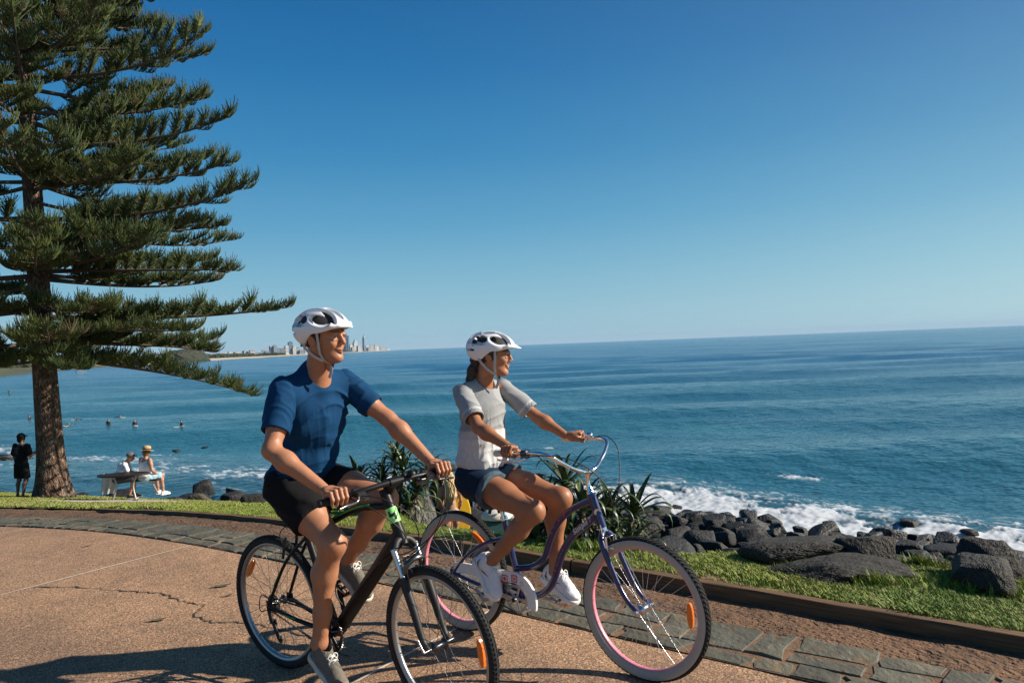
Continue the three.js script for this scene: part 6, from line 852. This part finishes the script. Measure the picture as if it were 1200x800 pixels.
// two sunbathers in bikinis down by the plants, with a yellow board
{
  const mk = (px, D, label, turn, hairC, skin, lean, hairL, topC) => {
    const g = at(px, 648, D); g.y = gy(g.x, g.z); const J = { pelvis: V(0, .92, 0), chest: V(.03 + lean * .4, 1.20, 0), neck: V(.04 + lean * .7, 1.38, 0), head: V(.07 + lean, 1.52, 0), shR: V(.03 + lean * .6, 1.335, .155), shL: V(.03 + lean * .6, 1.335, -.155), elR: V(.02 + lean, 1.08, .21), elL: V(.04 + lean, 1.08, -.21), wrR: V(.14 + lean, .86, .19), wrL: V(.16 + lean, .88, -.18), hipR: V(0, .89, .085), hipL: V(0, .89, -.085), knR: V(.05, .48, .085), knL: V(.0, .48, -.085), anR: V(-.02, .08, .09), anL: V(-.03, .08, -.09) };
    const { P, wear } = figure('', label, g, turn, J, { skin, w: .86 });
    const bt = new Solid(.02); bt.ell(V(0, .90, 0), V(.128, .065, .135)); bt.cut = (x, y, z, d) => Math.max(d, y - .955 + .0 * x, .835 + .35 * Math.abs(z) - y); wear('bikini_bottom', bt, topC, .01); const tp = new Solid(.02); tp.ell(V(.04 + lean * .4, 1.20, 0), V(.112, .10, .143)); tp.cut = (x, y, z, d) => Math.max(d, Math.abs(y - 1.20) - (x > .08 ? .06 : .012)); wear('bikini_top', tp, topC, .008);
    const h = new Solid(.03); h.ell(V(.055 + lean, 1.545, 0), V(.105, .112, .092)); h.chain([V(.02 + lean, 1.50, 0), V(-.06 + lean * .8, 1.36, .0), V(-.085 + lean * .6, 1.20, 0), V(-.08 + lean * .5, hairL, 0)], [.08, .085, .075, .03], { n: Z1, q: .8 }); h.disp = (x, y, z) => .006 * Math.sin(z * 150 + 12 * noise(x * 12, y * 6, z * 12)); h.cut = (x, y, z, d) => Math.max(d, x > .09 + lean ? 1.56 - y : -1); wear('hair', h, hairC, .009, clothMat(.6)); return P;
  };
  mk(516, 14.6, 'young woman with long dark hair in a black bikini on the bank', .85, [.035, .020, .012], [.40, .20, .12], .02, 1.02, [.012, .012, .013]);
  mk(531, 14.4, 'young woman with long blonde hair in a grey bikini on the bank', 1.9, [.52, .36, .17], [.38, .20, .125], .06, 1.08, [.20, .21, .21]);
  const bd = (px, D, label, c, len, w, up, tilt, turn) => { const q = new THREE.Shape(); q.moveTo(0, -len / 2); q.bezierCurveTo(w * .62, -len / 2 + .1, w * .56, len * .12, 0, len / 2); q.bezierCurveTo(-w * .56, len * .12, -w * .62, -len / 2 + .1, 0, -len / 2); const o = mesh('', new THREE.ExtrudeGeometry(q, { depth: .03, bevelSize: .02, bevelThickness: .02, bevelSegments: 3, curveSegments: 20 }), mat(...c, .35, { clearcoat: .5 })), p = at(px, 648, D); p.y = gy(p.x, p.z) + up; o.position.copy(p); o.rotation.set(0, turn, tilt, 'YXZ'); return top(o, 'bodyboard', label, 'bodyboard'); };
  bd(500.5, 14.8, 'orange yellow bodyboard held low beside the dark-haired woman', [.75, .33, .02], 1.1, .5, .62, .45, .5); bd(542, 15.0, 'bright yellow bodyboard under the blonde woman\'s arm', [.80, .48, .02], .9, .42, .95, -.1, .3);
  // white and green bag on the ground beyond the cruiser's wheel
  const p = onLand(583, 9.6), B = thing('beach_bag', 'white topped beach cooler with dark green base behind the cruiser\'s seat tube', 'cooler', V(p.x, p.y, p.z), .3); B.position.y = at(583, 618, 9.6).y - .14; mesh('base', cbox(.36, .26, .30, .03, 0, .13, 0), mat(.02, .085, .085, .6), B); const ld = new Solid(.03); ld.ell(V(0, .27, 0), V(.21, .12, .18)); ld.cut = (x, y, z, d) => Math.max(d, .262 - y); mesh('lid', ld.geo(.01), mat(.72, .68, .60, .5), B); mesh('handle', tube([V(-.14, .36, .13), V(-.12, .42, .15), V(-.04, .42, .16), V(-.02, .36, .16)], .022, 16, 8), mat(.02, .02, .02, .6), B);
  const rk = mesh('', rockGeo(401, .8, .05, 12), rockMat(.10, .098, .092)); rk.position.copy(B.position).add(V(0, -.25, -.05)); rk.scale.set(.5, .36, .45); top(rk, 'boulder', 'grey boulder under the white and green cooler', 'boulder');
}
// surfers waiting on the swell
{
  const list = [[34, 497, 'sit'], [79, 503, 'lie'], [92, 497.5, 'lie'], [127, 502, 'sit'], [137, 494.5, 'lie'], [158, 503, 'sit'], [213, 503, 'sit'], [10, 461, 'sit'], [16, 462, 'lie']];
  list.forEach(([px, py, how], i) => {
    const v = (py - 404.5) + (px - 600) * .0391, D = 6.2 * 900 / v, p = at(px, py, D); p.y = SEA - .02 + swell(...toST(p.x, p.z), D); const turn = i * 1.7;
    const bdq = new THREE.SphereGeometry(1, 20, 12).scale(1.0, .035, .26), board = mesh('', bdq, mat(...[[.7, .68, .62], [.72, .66, .42], [.7, .7, .72]][i % 3], .3)); board.position.copy(p); board.rotation.y = turn; board.scale.setScalar(.8); top(board, 'surfboard', how === 'sit' ? 'pale surfboard under a sitting surfer off the rocks' : 'pale surfboard under a paddling surfer off the rocks', 'surfboard', how === 'sit' ? 'boards of sitting surfers' : 'boards of paddling surfers');
    const s = new Solid(.04), S = new THREE.Group(); if (how === 'sit') { s.cap(V(0, .05, 0), V(.03, .48, 0), .15, .17, { n: X1, q: 1.3 }); s.cap(V(.03, .5, 0), V(.05, .62, 0), .06, .055); s.ell(V(.07, .72, 0), V(.10, .12, .085)); for (const q of [-1, 1]) { s.cap(V(.03, .50, q * .19), V(.10, .24, q * .24), .05, .042); s.cap(V(.10, .24, q * .24), V(.26, .10, q * .14), .04, .032); s.cap(V(.0, .06, q * .10), V(.34, .02, q * .26), .08, .06); s.cap(V(.34, .02, q * .26), V(.32, -.3, q * .27), .05, .04); } } else { s.cap(V(-.5, .10, 0), V(.15, .14, 0), .13, .16, { n: Y1, q: 1.3 }); s.cap(V(.15, .17, 0), V(.34, .30, 0), .07, .06); s.ell(V(.40, .36, 0), V(.11, .11, .085)); for (const q of [-1, 1]) { s.cap(V(.15, .17, q * .18), V(.42, .10, q * .30), .05, .04); s.cap(V(.42, .10, q * .30), V(.62, .0, q * .30), .04, .03); s.cap(V(-.5, .09, q * .08), V(-1.15, .07, q * .10), .085, .045); } }
    const head = how === 'sit' ? .63 : .26; mesh('body', s.geo(.035, (x, y, z, c) => { const sk = how === 'sit' ? y > .60 : y > .26 && x > .28, hr = how === 'sit' ? y > .75 : y > .40; const q = hr ? [.03, .02, .015] : sk ? [.36, .19, .12] : [.018, .02, .024]; c[0] = q[0]; c[1] = q[1]; c[2] = q[2]; }), skinMat, S); S.position.copy(p).add(V(0, -.10, 0)); S.rotation.y = turn; S.scale.setScalar(.78); top(S, 'person', how === 'sit' ? 'surfer in dark wetsuit sitting on a board off the rocks' : 'surfer in dark wetsuit paddling face down off the rocks', 'surfer', how === 'sit' ? 'surfers sitting on their boards' : 'surfers paddling');
  });
}
// script lettering on the cruiser's down tube
{
  const b = scene.getObjectByName('bicycle_001'), f = b.getObjectByName('frame'); const g = flatText('Simple 7', .023, fontS); g.applyMatrix4(new THREE.Matrix4().makeShear(.0, .0, .25, 0, 0, 0)); g.rotateZ(.66).translate(.868, .699, .0208); mesh('lettering', g, mat(.75, .75, .75, .5), f);
}
renderer.render(scene, camera);
